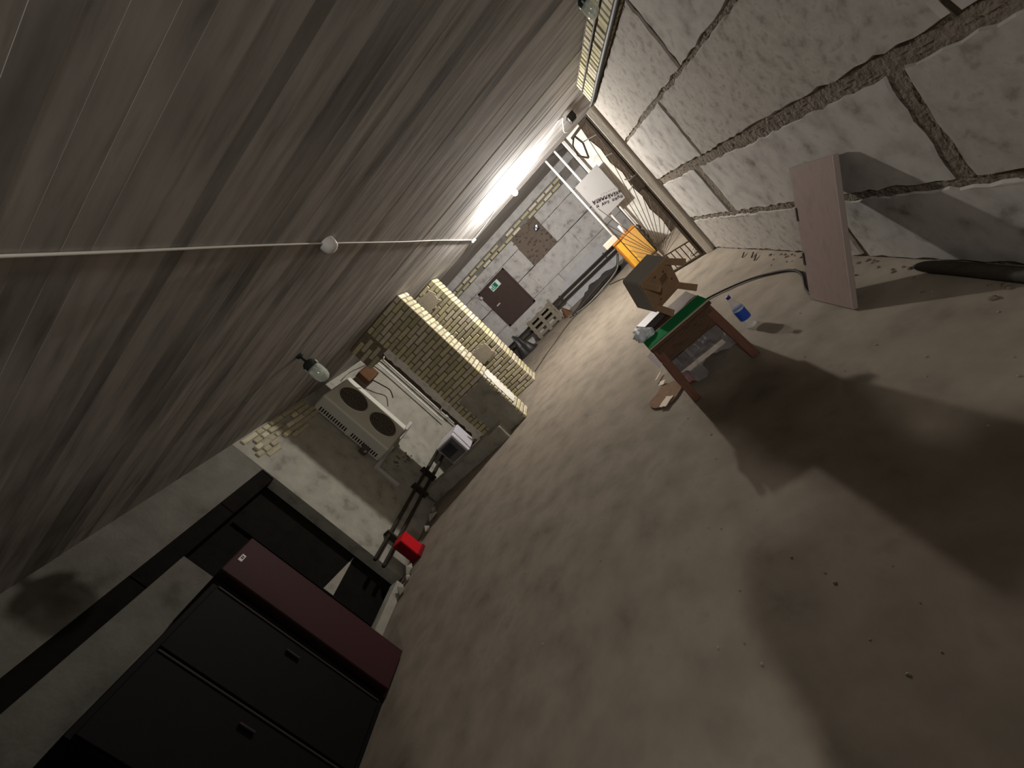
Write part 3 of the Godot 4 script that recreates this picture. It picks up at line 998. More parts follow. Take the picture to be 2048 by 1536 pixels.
	# white risers with valve
	for k in 2:
		st = S(true)
		if k == 0:
			tube(st, curve([Vector3(-4.0, 2.46, -7.05), Vector3(-3.97, 2.44, -7.25), Vector3(-3.94, 2.34, -7.38), Vector3(-3.94, 1.5, -7.4), Vector3(-3.94, 0.68, -7.4)], 5), 0.014, 8)
		else:
			tube(st, [Vector3(-3.89, 2.35, -7.55), Vector3(-3.89, 1.5, -7.55), Vector3(-3.89, 0.46, -7.55)], 0.016, 8)
		var pipe := single("white_riser", st, M.white_paint, ["thin white riser pipe bent at the top, by the left wall corner", "straight white riser pipe with a valve, in the left wall corner"][k], "pipe", "white risers")
		if k == 1:
			st = S(true)
			tube(st, [Vector3(-3.89, 0.84, -7.55), Vector3(-3.8, 0.86, -7.54), Vector3(-3.69, 0.93, -7.53)], 0.015, 8)
			lump(st, Vector3(-3.76, 0.92, -7.53), Vector3(0.024, 0.028, 0.024))
			part("branch", st, M.white_paint, pipe)
			st = S(true)
			lathe(st, [Vector2(0.0, -0.04), Vector2(0.026, -0.04), Vector2(0.03, 0.0), Vector2(0.026, 0.04), Vector2(0.0, 0.04)], 12, at(Vector3(-3.89, 0.66, -7.55)))
			part("valve", st, M.galv, pipe)
			st = S(true)
			tube(st, [Vector3(-3.89, 2.35, -7.55), Vector3(-3.82, 2.38, -7.53)], 0.016, 8)
			part("elbow", st, M.white_paint, pipe)
	# rusty box near the ceiling
	t = thing("rusty_box", "rusty brown box high on the left wall beside the white risers", "box", Vector3(-4.05, 2.2, -7.0), deg_to_rad(-23.0))
	st = S()
	cbox(st, Vector3(0.16, 0.24, 0.3), at(Vector3(0, 0.12, 0)), 0.008)
	part("body", st, M.rust, t)
	st = S()
	cbox(st, Vector3(0.17, 0.02, 0.31), at(Vector3(0, 0.25, 0)), 0.005)
	part("lid", st, M.rust, t)
	st = S(true)
	tube(st, curve([Vector3(0.03, 0.02, 0.1), Vector3(0.04, -0.18, 0.02), Vector3(0.03, -0.36, -0.06), Vector3(0.02, -0.5, 0.06)], 6), 0.012, 6)
	single("hanging_wire", st, M.black_rubber, "short dark wire hanging below the rusty box", "wire").position = t.position
	# cables from the ceiling to the cooling unit
	st = S(true)
	tube(st, curve([Vector3(-2.98, 2.27, -6.5), Vector3(-3.13, 2.3, -6.4), Vector3(-3.48, 2.36, -6.32), Vector3(-3.83, 2.49, -6.3), Vector3(-4.02, 2.5, -6.2)], 6), 0.009, 6)
	single("unit_cable", st, M.white_cable, "pale cable drooping from behind the near pier to the cooling unit", "cable")
	for k in 2:
		st = S(true)
		tube(st, curve([Vector3(-2.9, 2.636, -6.52 - k * 0.06), Vector3(-3.3, 2.638, -6.8 - k * 0.06), Vector3(-3.75, 2.636, -7.15 - k * 0.06), Vector3(-3.95, 2.63, -7.35 - k * 0.05)], 5), 0.012, 6)
		single("ceiling_conduit", st, M.grey_cable, ["nearer of two grey cables on the ceiling behind the near pier", "farther of two grey cables on the ceiling behind the near pier"][k], "cable", "grey ceiling cables")
	# white appliance on the floor
	t = thing("white_appliance", "white boxy appliance with a dark front standing by the left wall", "appliance", Vector3(-3.82, 0.0, -6.83))
	st = S()
	cbox(st, Vector3(0.44, 0.44, 0.46), at(Vector3(0, 0.26, 0)), 0.014)
	part("casing", st, M.appliance, t)
	st = S()
	cbox(st, Vector3(0.38, 0.37, 0.02), at(Vector3(-0.01, 0.26, 0.228)), 0.006)
	var door := part("door", st, M.appliance_grey, t)
	st = S()
	cbox(st, Vector3(0.26, 0.22, 0.012), at(Vector3(-0.05, 0.3, 0.238)), 0.005)
	part("window", st, M.appliance_dark, door)
	for q in [[-0.17, 0.17], [0.17, 0.17], [-0.17, -0.17], [0.17, -0.17]]:
		st = S()
		cbox(st, Vector3(0.04, 0.04, 0.04), at(Vector3(q[0], 0.02, q[1])), 0.004)
		part("foot", st, M.black_rubber, t)
	# dark tool case and stakes in the corner behind
	t = thing("dark_case", "dark box with a curved cable against the cross wall", "box", Vector3(-3.05, 0.0, -7.1))
	st = S()
	cbox(st, Vector3(0.3, 0.36, 0.24), at(Vector3(0, 0.18, 0)), 0.012)
	part("body", st, M.bakelite, t)
	st = S(true)
	tube(st, curve([Vector3(-0.1, 0.36, 0.1), Vector3(-0.05, 0.5, 0.13), Vector3(0.1, 0.46, 0.13), Vector3(0.12, 0.34, 0.12)], 6), 0.012, 6)
	part("cable", st, M.black_rubber, t)
	for k in 2:
		st = S()
		bar(st, Vector3(-3.0 + k * 0.22, 0.02, -6.72), Vector3(-3.06 + k * 0.2, 0.92 - k * 0.1, -6.78), 0.06, 0.02, 0.003)
		single("timber_batten", st, M.steel_dark, ["left of two dark slats leaning behind the near pier", "right of two dark slats leaning behind the near pier"][k], "board", "leaning slats")
	# bits of pale rubble on the floor along the wall
	var spots := [[-4.0, 0.05, -5.05, 0.1], [-4.05, 0.05, -5.25, 0.07], [-3.98, 0.05, -4.75, 0.06], [-4.03, 0.04, -4.0, 0.08], [-3.98, 0.03, -3.86, 0.05], [-4.0, 0.04, -3.66, 0.07], [-4.02, 0.03, -3.95, 0.06]]
	var names := ["largest pale rubble lump at the foot of the left wall", "pale rubble lump next to the largest one by the left wall", "pale rubble lump between the plinth and the red box", "pale rubble lump just in front of the red box", "small rubble chip nearest the cabinet", "rubble lump by the doorway threshold", "small pale chip beside the red box"]
	for i in spots.size():
		var q: Array = spots[i]
		st = S()
		lump(st, Vector3(q[0], q[1] * 0.9, q[2]), Vector3(q[3], q[1] + 0.01, q[3] * 1.2))
		single("rubble_piece", st, M.left, names[i], "rubble", "rubble by the left wall")
	# red box
	t = thing("red_box", "small bright red box on the floor by the left wall pipes", "box", Vector3(-3.99, 0.0, -4.27))
	st = S()
	cbox(st, Vector3(0.17, 0.3, 0.19), at(Vector3(0, 0.2, 0)), 0.008)
	part("body", st, M.red, t)
	st = S()
	cbox(st, Vector3(0.19, 0.05, 0.21), at(Vector3(0, 0.03, 0)), 0.006)
	part("base", st, M.red_dark, t)
	st = S()
	cbox(st, Vector3(0.15, 0.28, 0.01), at(Vector3(-0.005, 0.2, 0.095)), 0.003)
	part("shaded_face", st, M.red_dark, t)  # darker red in place of shade on the face turned from the lamp
	# tall cabinet
	t = thing("metal_cabinet", "tall dark steel cabinet with a maroon end door, nearest on the left", "cabinet", Vector3(-3.82, 0, -1.9))
	st = S()
	span(st, Vector3(-0.42, 0, -0.34), Vector3(0.36, 1.66, 0.72), 0.006)
	part("body", st, M.cab_black, t)
	st = S()
	span(st, Vector3(-0.42, 0.02, -0.72), Vector3(0.42, 1.69, -0.37), 0.008)
	part("end_bay", st, M.maroon, t)
	for k in 2:
		st = S()
		span(st, Vector3(0.35, 0.05, -0.28 + k * 0.5), Vector3(0.385, 1.62, 0.2 + k * 0.5), 0.005)
		var dd := part("door", st, M.cab_black, t)
		st = S()
		span(st, Vector3(0.375, 0.06, -0.285 + k * 0.5), Vector3(0.392, 1.61, -0.272 + k * 0.5), 0.002)
		part("door_edge", st, M.cab_trim, dd)
		st = S()
		span(st, Vector3(0.38, 0.8, -0.2 + k * 0.5), Vector3(0.405, 0.92, -0.185 + k * 0.5), 0.003)
		part("handle", st, M.cab_trim, dd)
	st = S()
	span(st, Vector3(0.418, 1.615, -0.56), Vector3(0.424, 1.65, -0.5), 0.001)
	var sticker := part("sticker", st, M.label, t)
	st = S()
	span(st, Vector3(0.4225, 1.622, -0.545), Vector3(0.4255, 1.643, -0.537), 0.0005)
	span(st, Vector3(0.4225, 1.622, -0.53), Vector3(0.4255, 1.643, -0.522), 0.0005)
	part("print", st, M.cab_black, sticker)
	# threshold plank of the doorway
	st = S()
	span(st, Vector3(-4.2, 0.0, -3.8), Vector3(-4.05, 0.11, -3.05), 0.006)
	single("threshold_plank", st, M.left, "pale plank lying on the threshold of the dark doorway", "plank")

# ------------------------------------------------------------------ sunburst grille
func build_grille() -> void:
	# the grille stands at 45 degrees from the end of the block wall: local x along it, from the wall
	var t := thing("sunburst_grille", "steel grille with rays fanning up from one low point beside the wall end", "grille", Vector3(1.38, 0, -5.88), deg_to_rad(135.0))
	var g := func(s: float, y: float) -> Vector3: return Vector3(s, y, 0)
	var st := S()
	span(st, Vector3(0.01, 0, -0.05), Vector3(0.1, 2.34, 0.05), 0.006)
	part("timber_post", st, M.post, t)
	st = S()
	span(st, Vector3(0.105, 0, -0.03), Vector3(0.135, 2.34, 0.03), 0.003)
	part("fixed_frame", st, M.steel_dark, t)
	st = S()
	span(st, Vector3(0.16, 0.03, -0.02), Vector3(0.2, 2.32, 0.02), 0.003)
	part("stile", st, M.steel_dark, t)
	st = S()
	span(st, Vector3(1.0, 0.03, -0.006), Vector3(1.012, 1.42, 0.006), 0.002)
	part("stile", st, M.tan_steel, t)
	st = S()
	span(st, Vector3(0.02, 0.0, -0.02), Vector3(1.012, 0.035, 0.02), 0.003)
	part("bottom_rail", st, M.steel_dark, t)
	st = S()
	span(st, Vector3(0.16, 2.29, -0.015), Vector3(0.5, 2.325, 0.015), 0.003)
	part("top_rail", st, M.steel_dark, t)
	st = S()
	bar(st, g.call(0.16, 0.27), g.call(1.01, 0.30), 0.018, 0.018)
	part("middle_rail", st, M.steel_dark, t)
	var hub := Vector2(0.66, 0.28)
	var ends := [Vector2(0.2, 0.44), Vector2(0.2, 0.55), Vector2(0.2, 0.66), Vector2(0.2, 0.78), Vector2(0.2, 0.92), Vector2(0.2, 1.1), Vector2(0.2, 1.31), Vector2(0.2, 1.6), Vector2(0.2, 2.05), Vector2(0.3, 2.29), Vector2(0.92, 1.42), Vector2(1.0, 1.2), Vector2(1.0, 0.98), Vector2(1.0, 0.8), Vector2(1.0, 0.65), Vector2(1.0, 0.52), Vector2(1.0, 0.41)]
	for e in ends:
		st = S()
		bar(st, V3(hub.lerp(e, 0.04), 0), V3(e, 0), 0.008, 0.008, 0.002)
		part("ray", st, M.tan_steel, t)
	for s in [0.28, 0.36, 0.44, 0.52, 0.6]:
		st = S()
		bar(st, g.call(s, 0.03), g.call(s, 0.28), 0.011, 0.011, 0.002)
		part("lower_bar", st, M.steel_dark, t)
	# lozenge at the top corner
	var loz := [Vector2(0.45, 2.31), Vector2(0.42, 2.16), Vector2(0.5, 1.98), Vector2(0.6, 2.1), Vector2(0.56, 2.24), Vector2(0.45, 2.31)]
	for i in loz.size() - 1:
		st = S()
		bar(st, V3(loz[i], 0), V3(loz[i + 1], 0), 0.02, 0.02, 0.003)
		part("corner_scroll", st, M.steel_dark, t)
	st = S()
	bar(st, g.call(0.42, 2.17), g.call(0.2, 2.09), 0.012, 0.012, 0.002)
	part("cross_bar", st, M.galv, t)
	st = S()
	bar(st, g.call(0.3, 1.83), g.call(0.18, 1.78), 0.012, 0.012, 0.002)
	part("cross_bar", st, M.galv, t)
	# lock box with bolts
	st = S()
	span(st, Vector3(0.14, 1.2, -0.03), Vector3(0.27, 1.4, 0.035), 0.006)
	var lock := part("lock_box", st, M.steel_dark, t)
	st = S()
	bar(st, g.call(0.32, 1.45), g.call(0.2, 1.33), 0.014, 0.014, 0.002)
	bar(st, g.call(0.35, 1.3), g.call(0.17, 1.36), 0.014, 0.014, 0.002)
	bar(st, g.call(0.22, 1.42), g.call(0.15, 1.24), 0.014, 0.014, 0.002)
	part("bolt", st, M.galv, lock)
	for y in [0.4, 0.27]:
		st = S()
		bar(st, Vector3(0.06, y, 0.06), Vector3(0.13, y + 0.01, 0.07), 0.03, 0.014, 0.003)
		part("hinge_pin", st, M.galv, t)
	# pale floor boards leaning behind the grille foot
	for k in 2:
		st = S()
		bar(st, Vector3(1.2 - k * -0.07, 0.02, -6.4 - k * 0.02), Vector3(1.42 + k * 0.06, 0.2, -6.2 + k * 0.03), 0.05 - k * 0.015, 0.02, 0.003)
		single("pale_batten", st, M.white_plaster, ["wider pale slat behind the foot of the grille", "narrower pale slat behind the foot of the grille"][k], "board", "pale slats behind the grille")

# ------------------------------------------------------------------ far end things
func build_far_things() -> void:
	# white vertical pipes
	var px := [0.86, 1.09, 1.3]
	var names := ["leftmost white riser pipe beside the grey sign board", "middle white riser pipe behind the grey sign board", "rightmost white riser pipe behind the grey sign board"]
	for i in 3:
		var st := S(true)
		tube(st, [Vector3(px[i], 0.02, -8.86), Vector3(px[i], 1.4, -8.86), Vector3(px[i], CEIL_FAR - 0.005, -8.86)], 0.021, 10)
		single("riser_pipe", st, M.white_paint, names[i], "pipe", "white pipes at the far right")
	# grey sign board with smudged lettering
	var t := thing("sign_board", "grey board with dark smudged lettering hung on the white pipes", "sign", Vector3(1.2, 1.13, -8.8))
	var st := S()
	cbox(st, Vector3(0.55, 0.82, 0.03), at(Vector3(0, 0.41, 0)), 0.006)
	part("board", st, M.sign, t)
	st = S()
	var tilt := Transform3D(Basis(Vector3.BACK, -0.42), Vector3(0.03, 0.26, 0.0155))
	for row in 2:
		var x := -0.25 + row * 0.04
		while x < 0.27:
			var w := rng.randf_range(0.03, 0.05)
			var hh := (0.085 if row == 0 else 0.06) * rng.randf_range(0.8, 1.1)
			var sh := rng.randf_range(-0.3, 0.3)
			var cc := Vector3(x, -row * 0.085 - 0.0 + rng.randf_range(-0.008, 0.008), 0)
			if row == 0 or rng.randf() < 0.7:
				cbox(st, Vector3(w * 0.42, hh, 0.002), tilt * at(cc - Vector3(w * 0.3, 0, 0), Vector3(0, 0, sh)), 0.0005)
				cbox(st, Vector3(w * 0.42, hh * 0.9, 0.002), tilt * at(cc + Vector3(w * 0.3, 0, 0), Vector3(0, 0, -sh)), 0.0005)
				cbox(st, Vector3(w, hh * 0.3, 0.002), tilt * at(cc + Vector3(0, rng.randf_range(-0.02, 0.02), 0)), 0.0005)
			x += w + 0.014
	part("smudged_lettering", st, plain(g8(74, 66, 66), 0.8), t)
	st = S()
	for i in 7:
		cbox(st, Vector3(0.028, 0.026, 0.002), tilt * at(Vector3(-0.08 + i * 0.05, 0.085 + rng.randf_range(-0.008, 0.008), 0.0)), 0.0005)
	part("faint_lettering", st, plain(g8(132, 127, 125), 0.8), t)
	st = S()
	lathe(st, [Vector2(0.0, 0.002), Vector2(0.035, 0.002), Vector2(0.035, 0.0)], 12, Transform3D(Basis(Vector3.RIGHT, Vector3.BACK, Vector3.UP), Vector3(-0.15, 0.68, 0.015)))
	part("faint_stamp", st, plain(g8(146, 141, 138), 0.8), t)
	# yellow cupboard
	t = thing("yellow_cupboard", "yellow wooden cupboard on the floor behind the grille", "cupboard", Vector3(0.97, 0.0, -8.62))
	st = S()
	span(st, Vector3(-0.25, 0.03, -0.16), Vector3(0.24, 0.66, 0.15), 0.006)
	part("body", st, M.yellow, t)
	st = S()
	span(st, Vector3(-0.07, 0.05, 0.14), Vector3(0.235, 0.64, 0.168), 0.005)
	part("door", st, M.yellow_door, t)
	st = S()
	span(st, Vector3(-0.265, 0.65, -0.17), Vector3(0.25, 0.672, 0.172), 0.004)
	part("top", st, M.yellow_edge, t)
	st = S()
	span(st, Vector3(-0.255, 0.0, -0.15), Vector3(-0.23, 0.65, 0.16), 0.004)
	part("side_edge", st, M.yellow_edge, t)
	st = S()
	span(st, Vector3(0.58, 0.673, -8.76), Vector3(0.86, 0.79, -8.56), 0.01)
	single("white_carton", st, M.card_pale, "pale flat carton on top of the yellow cupboard", "box")
	st = S(true)
	tube(st, [Vector3(1.02, 0.675, -8.58), Vector3(1.02, 0.86, -8.58)], [0.035, 0.03], 10)
	single("white_can", st, M.white_paint, "small white can on top of the yellow cupboard", "can")
	for i in 5:
		st = S(true)
		var zz := -8.42 + 0.0 * i
		var y := 0.6 - i * 0.115
		tube(st, curve([Vector3(1.235, y + 0.05, zz), Vector3(1.26, y, zz + 0.02), Vector3(1.25, y - 0.05, zz + 0.01)], 4), 0.02, 8)
		single("rubber_handle", st, M.black_rubber, ["topmost dark rubber handle on the right edge of the yellow cupboard", "second dark rubber handle from the top of the yellow cupboard", "middle dark rubber handle on the yellow cupboard edge", "second lowest dark rubber handle on the yellow cupboard", "lowest dark rubber handle on the right edge of the yellow cupboard"][i], "handle", "dark handles on the yellow cupboard")
	# pipes at the foot of the far wall
	for k in 2:
		st = S(true)
		var y: float = [0.42, 0.29][k]
		tube(st, [Vector3(-4.2, y, -10.86), Vector3(-1.3, y, -10.86), Vector3(1.65, y - 0.02, -10.86)], 0.03, 10)
		var fp := single("far_pipe", st, M.dark_pipe, ["upper of two dark pipes along the far wall", "lower of two dark pipes along the far wall"][k], "pipe", "dark pipes on the far wall")
		for x in [-3.4, -0.9, 0.6]:
			st = S()
			span(st, Vector3(x, y - 0.036, -11.02), Vector3(x + 0.03, y + 0.036, -10.825), 0.004)
			part("pipe_clip", st, M.dark_pipe, fp)
	# pale sheet leaning behind the pipes
	st = S()
	slab(st, PackedVector2Array([Vector2(-0.85, 0.0), Vector2(0.95, 0.0), Vector2(0.95, 0.62), Vector2(0.1, 0.72), Vector2(-0.35, 0.7), Vector2(-0.7, 0.52), Vector2(-0.85, 0.3)]), 0.0, 0.012, at(Vector3(0, 0.0, -10.94), Vector3(-0.05, 0, 0)).translated_local(Vector3(0, 0.005, 0)), 0.003)
	single("pale_sheet", st, M.sheet, "pale grey sheet leaning against the far wall behind the black heap", "sheet")
	# black plastic heap and hoses
	st = S(true)
	heap_mesh(st, Vector3(0.05, 0.0, -10.05), 0.95, 0.38, 0.2, 7)
	single("black_heap", st, M.heap, "heap of crumpled black plastic film on the floor by the far wall", "plastic film")
	for k in 3:
		st = S(true)
		var o := k * 0.09
		tube(st, curve([Vector3(-0.95 + o, 0.02, -9.85 + o), Vector3(-0.45, 0.02 + k * 0.03, -9.45 - o), Vector3(0.1, 0.05 + k * 0.04, -9.5 - o), Vector3(0.55, 0.1, -9.75 - o), Vector3(0.8, 0.25, -10.3)], 7), 0.02 + 0.003 * k, 8)
		single("coiled_hose", st, [M.grey_cable, M.black_rubber, M.dark_pipe][k], ["pale grey hose curving along the front of the black heap", "black hose curving over the black heap", "dark brown hose lying highest on the black heap"][k], "hose", "hoses on the black heap")
	# pallet on edge
	t = thing("pallet", "old wooden pallet standing on edge against the far wall", "pallet", Vector3(-1.57, 0, -10.68))
	for q in [-0.34, 0.0, 0.34]:
		st = S()
		bar(st, Vector3(q, 0.0, 0.05), Vector3(q, 0.56, -0.08), 0.1, 0.07, 0.005)
		part("stringer", st, M.pallet, t)
	for i in 4:
		st = S()
		var y := 0.09 + i * 0.14
		bar(st, Vector3(-0.4, y, 0.085 - y * 0.23), Vector3(0.4, y, 0.085 - y * 0.23), 0.07, 0.02, 0.004, Vector3.BACK)
		part("slat", st, M.pallet, t)
	st = S()
	bar(st, Vector3(0.44, 0.0, 0.06), Vector3(0.42, 0.62, -0.06), 0.05, 0.06, 0.005)
	single("loose_post", st, M.pallet, "short wooden post leaning right beside the pallet", "post").position = t.position
	# dark bin bags beside the pallet
	st = S(true)
	heap_mesh(st, Vector3(-2.4, 0.0, -10.5), 0.3, 0.3, 0.5, 5)
	single("dark_sack", st, M.heap, "dark sack slumped left of the pallet", "sack")
	st = S(true)
	heap_mesh(st, Vector3(-1.0, 0.0, -10.45), 0.14, 0.2, 0.22, 9)
	single("small_sack", st, M.rust, "small brown sack right of the pallet", "sack")
	# small camera in the pocket
	t = thing("wall_camera", "small dark device with a white light in the broken wall pocket", "camera", Vector3(-0.12, 2.06, -10.97))
	st = S()
	cbox(st, Vector3(0.12, 0.1, 0.1), at(Vector3(0, 0, 0)), 0.02)
	part("body", st, plain(g8(36, 38, 66), 0.4), t)
	for q in [[0.03, 0.03, 0.022], [-0.035, -0.025, 0.014]]:
		st = S(true)
		lathe(st, [Vector2(0.0, 0.012), Vector2(q[2] * 0.7, 0.009), Vector2(q[2], 0.0)], 12, Transform3D(Basis(Vector3.RIGHT, Vector3.BACK, Vector3.UP), Vector3(q[0], q[1], 0.05)))
		part("light_window", st, M.led, t)
	# cables on the floor
	st = S(true)
	tube(st, curve([Vector3(-2.02, 0.01, -8.0), Vector3(-1.8, 0.01, -8.4), Vector3(-1.5, 0.01, -8.8), Vector3(-1.25, 0.01, -9.15), Vector3(-0.95, 0.01, -9.5), Vector3(-0.6, 0.015, -9.55), Vector3(-0.2, 0.02, -9.62)], 6), 0.013, 6)
	single("floor_cable", st, M.steel_dark, "thin dark cable snaking from the far pier to the black heap", "cable")
	st = S(true)
	tube(st, curve([Vector3(0.2, 0.012, -9.4), Vector3(0.4, 0.012, -8.95), Vector3(0.6, 0.012, -8.3), Vector3(0.8, 0.012, -7.5)], 6), 0.012, 6)
	single("floor_cable", st, M.steel_dark, "thin dark cable running past the front of the yellow cupboard", "cable")

# irregular draped mound
func heap_mesh(st: SurfaceTool, c: Vector3, rx: float, rz: float, h: float, sd: int) -> void:
	var f := noise(sd, 1.0, 3)
	var n := 28
	var rings := 10
	var p := []
	for j in rings + 1:
		var row := []
		var k := float(j) / rings
		for i in n:
			var a := TAU * i / n
			var d := Vector3(cos(a), 0, sin(a))
			var wob := 1.0 + 0.35 * f.get_noise_2d(cos(a) * 1.3 + sd, sin(a) * 1.3)
			var y := h * (cos(k * PI) * 0.5 + 0.5) * (1.0 + 0.5 * f.get_noise_3d(cos(a) * k * 3.0, sin(a) * k * 3.0, 4.0))
			y += 0.05 * absf(f.get_noise_2d(cos(a) * k * 9.0, sin(a) * k * 9.0)) * (1.0 - k)
			row.append(c + Vector3(d.x * rx * k * wob, y, d.z * rz * k * wob))
		p.append(row)
	for j in rings:
		for i in n:
			var i1 := (i + 1) % n
			quad(st, p[j][i], p[j][i1], p[j + 1][i1], p[j + 1][i], Vector3.UP)

# ------------------------------------------------------------------ table and what is on it
func build_table() -> void:
	var t := thing("small_table", "small low brown table with reddish legs under the green board", "table", Vector3(0.21, 0, -3.24))
	var st := S()
	cbox(st, Vector3(0.51, 0.022, 0.55), at(Vector3(0, 0.527, 0)), 0.003)
	part("tabletop", st, M.table_wood, t)
	st = S()
	for q in [[Vector3(-0.23, 0.37, 0.22), Vector3(0.23, 0.516, 0.245)], [Vector3(-0.23, 0.37, -0.245), Vector3(0.23, 0.516, -0.22)], [Vector3(-0.24, 0.37, -0.22), Vector3(-0.215, 0.516, 0.22)], [Vector3(0.215, 0.37, -0.22), Vector3(0.24, 0.516, 0.22)]]:
		span(st, q[0], q[1], 0.003)
	part("apron", st, M.table_wood, t)
	for q in [[-1, 1], [1, 1], [-1, -1], [1, -1]]:
		st = S()
		var a := Vector3(0.215 * q[0], 0.515, 0.222 * q[1])
		var b := Vector3(0.25 * q[0], 0.0, 0.25 * q[1])
		bar(st, b, a, 0.04, 0.06, 0.004, Vector3.RIGHT)
		part("leg", st, M.leg_wood, t)
	st = S()
	span(st, Vector3(-0.21, 0.16, -0.2), Vector3(0.21, 0.175, -0.02), 0.003)
	part("shelf", st, M.table_wood, t)
	st = S()
	span(st, Vector3(-0.225, 0.03, -0.262), Vector3(0.225, 0.51, -0.248), 0.003)
	part("back_panel", st, M.table_wood, t)
	# green board on the front of the table
	t = thing("green_board", "bright green board with pale edges along the front of the table", "board", Vector3(0.21, 0.538, -3.075))
	st = S()
	cbox(st, Vector3(0.505, 0.018, 0.2), at(Vector3(0, 0.011, 0)), 0.002)
	part("face", st, M.green, t)
	st = S()
	cbox(st, Vector3(0.507, 0.014, 0.008), at(Vector3(0, 0.009, 0.1)), 0.002)
	cbox(st, Vector3(0.507, 0.014, 0.008), at(Vector3(0, 0.0155, -0.1)), 0.002)
	part("edge", st, M.table_edge, t)
	# stool tipped over, underside and legs towards the camera
	var s := thing("stool", "small brown stool tipped over on the table, four flat legs pointing out", "stool", Vector3(0.338, 0.765, -3.32))
	s.basis = Basis(Vector3.UP, deg_to_rad(22.0)) * Basis(Vector3.RIGHT, deg_to_rad(24.0))
	st = S()
	cbox(st, Vector3(0.3, 0.3, 0.02), at(Vector3(0, 0, 0)), 0.004)
	part("underside", st, M.stool_wood, s)
	st = S()
	cbox(st, Vector3(0.306, 0.306, 0.2), at(Vector3(0, 0.0, -0.105)), 0.012)
	part("seat", st, M.stool_side, s)
	for q in [[-1, -1], [1, -1], [-1, 1], [1, 1]]:
		st = S()
		var a := Vector3(0.122 * q[0], 0.122 * q[1], 0.005)
		var b := Vector3(0.134 * q[0], 0.126 * q[1], 0.18)
		bar(st, a, b, 0.02, 0.05, 0.004, Vector3(0.7, 0.7, 0))
		part("leg", st, M.stool_wood, s)
	for q in [[0.06, 0.08], [-0.06, -0.09], [0.1, -0.03], [-0.02, 0.1]]:
		st = S(true)
		lathe(st, [Vector2(0.0, 0.004), Vector2(0.007, 0.003), Vector2(0.009, 0.0)], 10, Transform3D(Basis(Vector3.RIGHT, Vector3.BACK, Vector3.UP), Vector3(q[0], q[1], 0.01)))
		part("screw", st, M.rust, s)
	st = S()
	slab(st, ragged(0.07, 0.06, 0.015, 0.004), 0.0, 0.002, at(Vector3(0.04, 0.03, 0.0095)), 0.0)
	part("worn_patch", st, M.cardboard, s)
	# dark tin
	t = thing("dark_tin", "flat dark grey tin at the back left of the table, under the stool", "tin", Vector3(0.12, 0.538, -3.42), 0.25)
	st = S()
	cbox(st, Vector3(0.2, 0.056, 0.18), at(Vector3(0, 0.029, 0)), 0.008)
	part("body", st, M.tin, t)
	st = S()
	cbox(st, Vector3(0.206, 0.012, 0.186), at(Vector3(0, 0.056, 0)), 0.004)
	part("lid", st, M.tin, t)
	# crumpled white bag
	st = S(true)
	crumple(st, Vector3(-0.018, 0.592, -3.24), Vector3(0.05, 0.045, 0.085), 3, 0.75)
	crumple(st, Vector3(0.03, 0.582, -3.19), Vector3(0.04, 0.034, 0.045), 8, 0.75)
	crumple(st, Vector3(-0.03, 0.578, -3.2), Vector3(0.03, 0.028, 0.045), 15, 0.75)
	single("white_bag", st, M.bag, "crumpled white plastic bag on the left end of the table", "bag")
	st = S()
	cbox(st, Vector3(0.034, 0.13, 0.006), at(Vector3(-0.066, 0.47, -2.955), Vector3(0, 0.3, 0.08)), 0.001)
	single("white_paper", st, M.paper, "strip of white paper hanging from the table's front left corner", "paper")
	# plastic film hanging below the apron
	for k in 2:
		st = S(true)
		var x0: float = [0.13, -0.02][k]
		var x1: float = [0.42, 0.16][k]
		var y1: float = [0.17, 0.06][k]
		var f := noise(90 + k, 1.0, 3)
		for i in 18:
			for j in 10:
				var c := []
				for uv in [[0, 0], [1, 0], [1, 1], [0, 1]]:
					var u: float = (i + uv[0]) / 18.0
					var v: float = (j + uv[1]) / 10.0
					c.append(Vector3(lerpf(x0, x1, u), lerpf(0.375, y1 + 0.03 * sin(u * 5.0 + k), v), -3.06 - 0.1 * k + 0.05 * f.get_noise_2d(u * 3.0, v * 1.5) + 0.03 * v))
				quad(st, c[0], c[1], c[2], c[3], Vector3.BACK)
		single("plastic_film", st, M.film, ["sheet of translucent plastic film hanging below the right of the table", "shorter bunch of translucent film hanging behind the table's left leg"][k], "plastic film", "plastic film under the table")
	st = S(true)
	crumple(st, Vector3(0.02, 0.045, -3.3), Vector3(0.05, 0.045, 0.07), 12, 0.5)
	single("red_wrapper", st, plain(g8(150, 44, 44), 0.5), "crumpled red wrapper on the floor under the table", "wrapper")
	st = S(true)
	lathe(st, [Vector2(0.0, 0.0), Vector2(0.03, 0.0), Vector2(0.032, 0.015), Vector2(0.032, 0.11), Vector2(0.012, 0.15), Vector2(0.012, 0.165), Vector2(0.0, 0.165)], 16, at(Vector3(0.03, 0.175, -3.35)))
	single("small_bottle", st, M.pet, "small clear bottle on the shelf behind the table's left leg", "bottle")
	# torn cardboard on the floor
	st = S()
	var poly := PackedVector2Array()
	for i in 16:
		var a := TAU * i / 16
		poly.append(Vector2(cos(a), sin(a)) * rng.randf_range(0.14, 0.18))
	slab(st, poly, 0.0, 0.006, Transform3D(Basis(Vector3.RIGHT, Vector3.FORWARD, Vector3.UP), Vector3(-0.2, 0.012, -3.36)), 0.0)
	single("cardboard_disc", st, M.cardboard, "torn round piece of brown cardboard on the floor by the left leg", "cardboard")
	var sc := [[Vector3(-0.23, 0.022, -3.24), 0.12, 0.08, 0.6], [Vector3(-0.16, 0.025, -3.74), 0.12, 0.015, 0.75], [Vector3(-0.17, 0.02, -3.58), 0.06, 0.06, 0.9]]
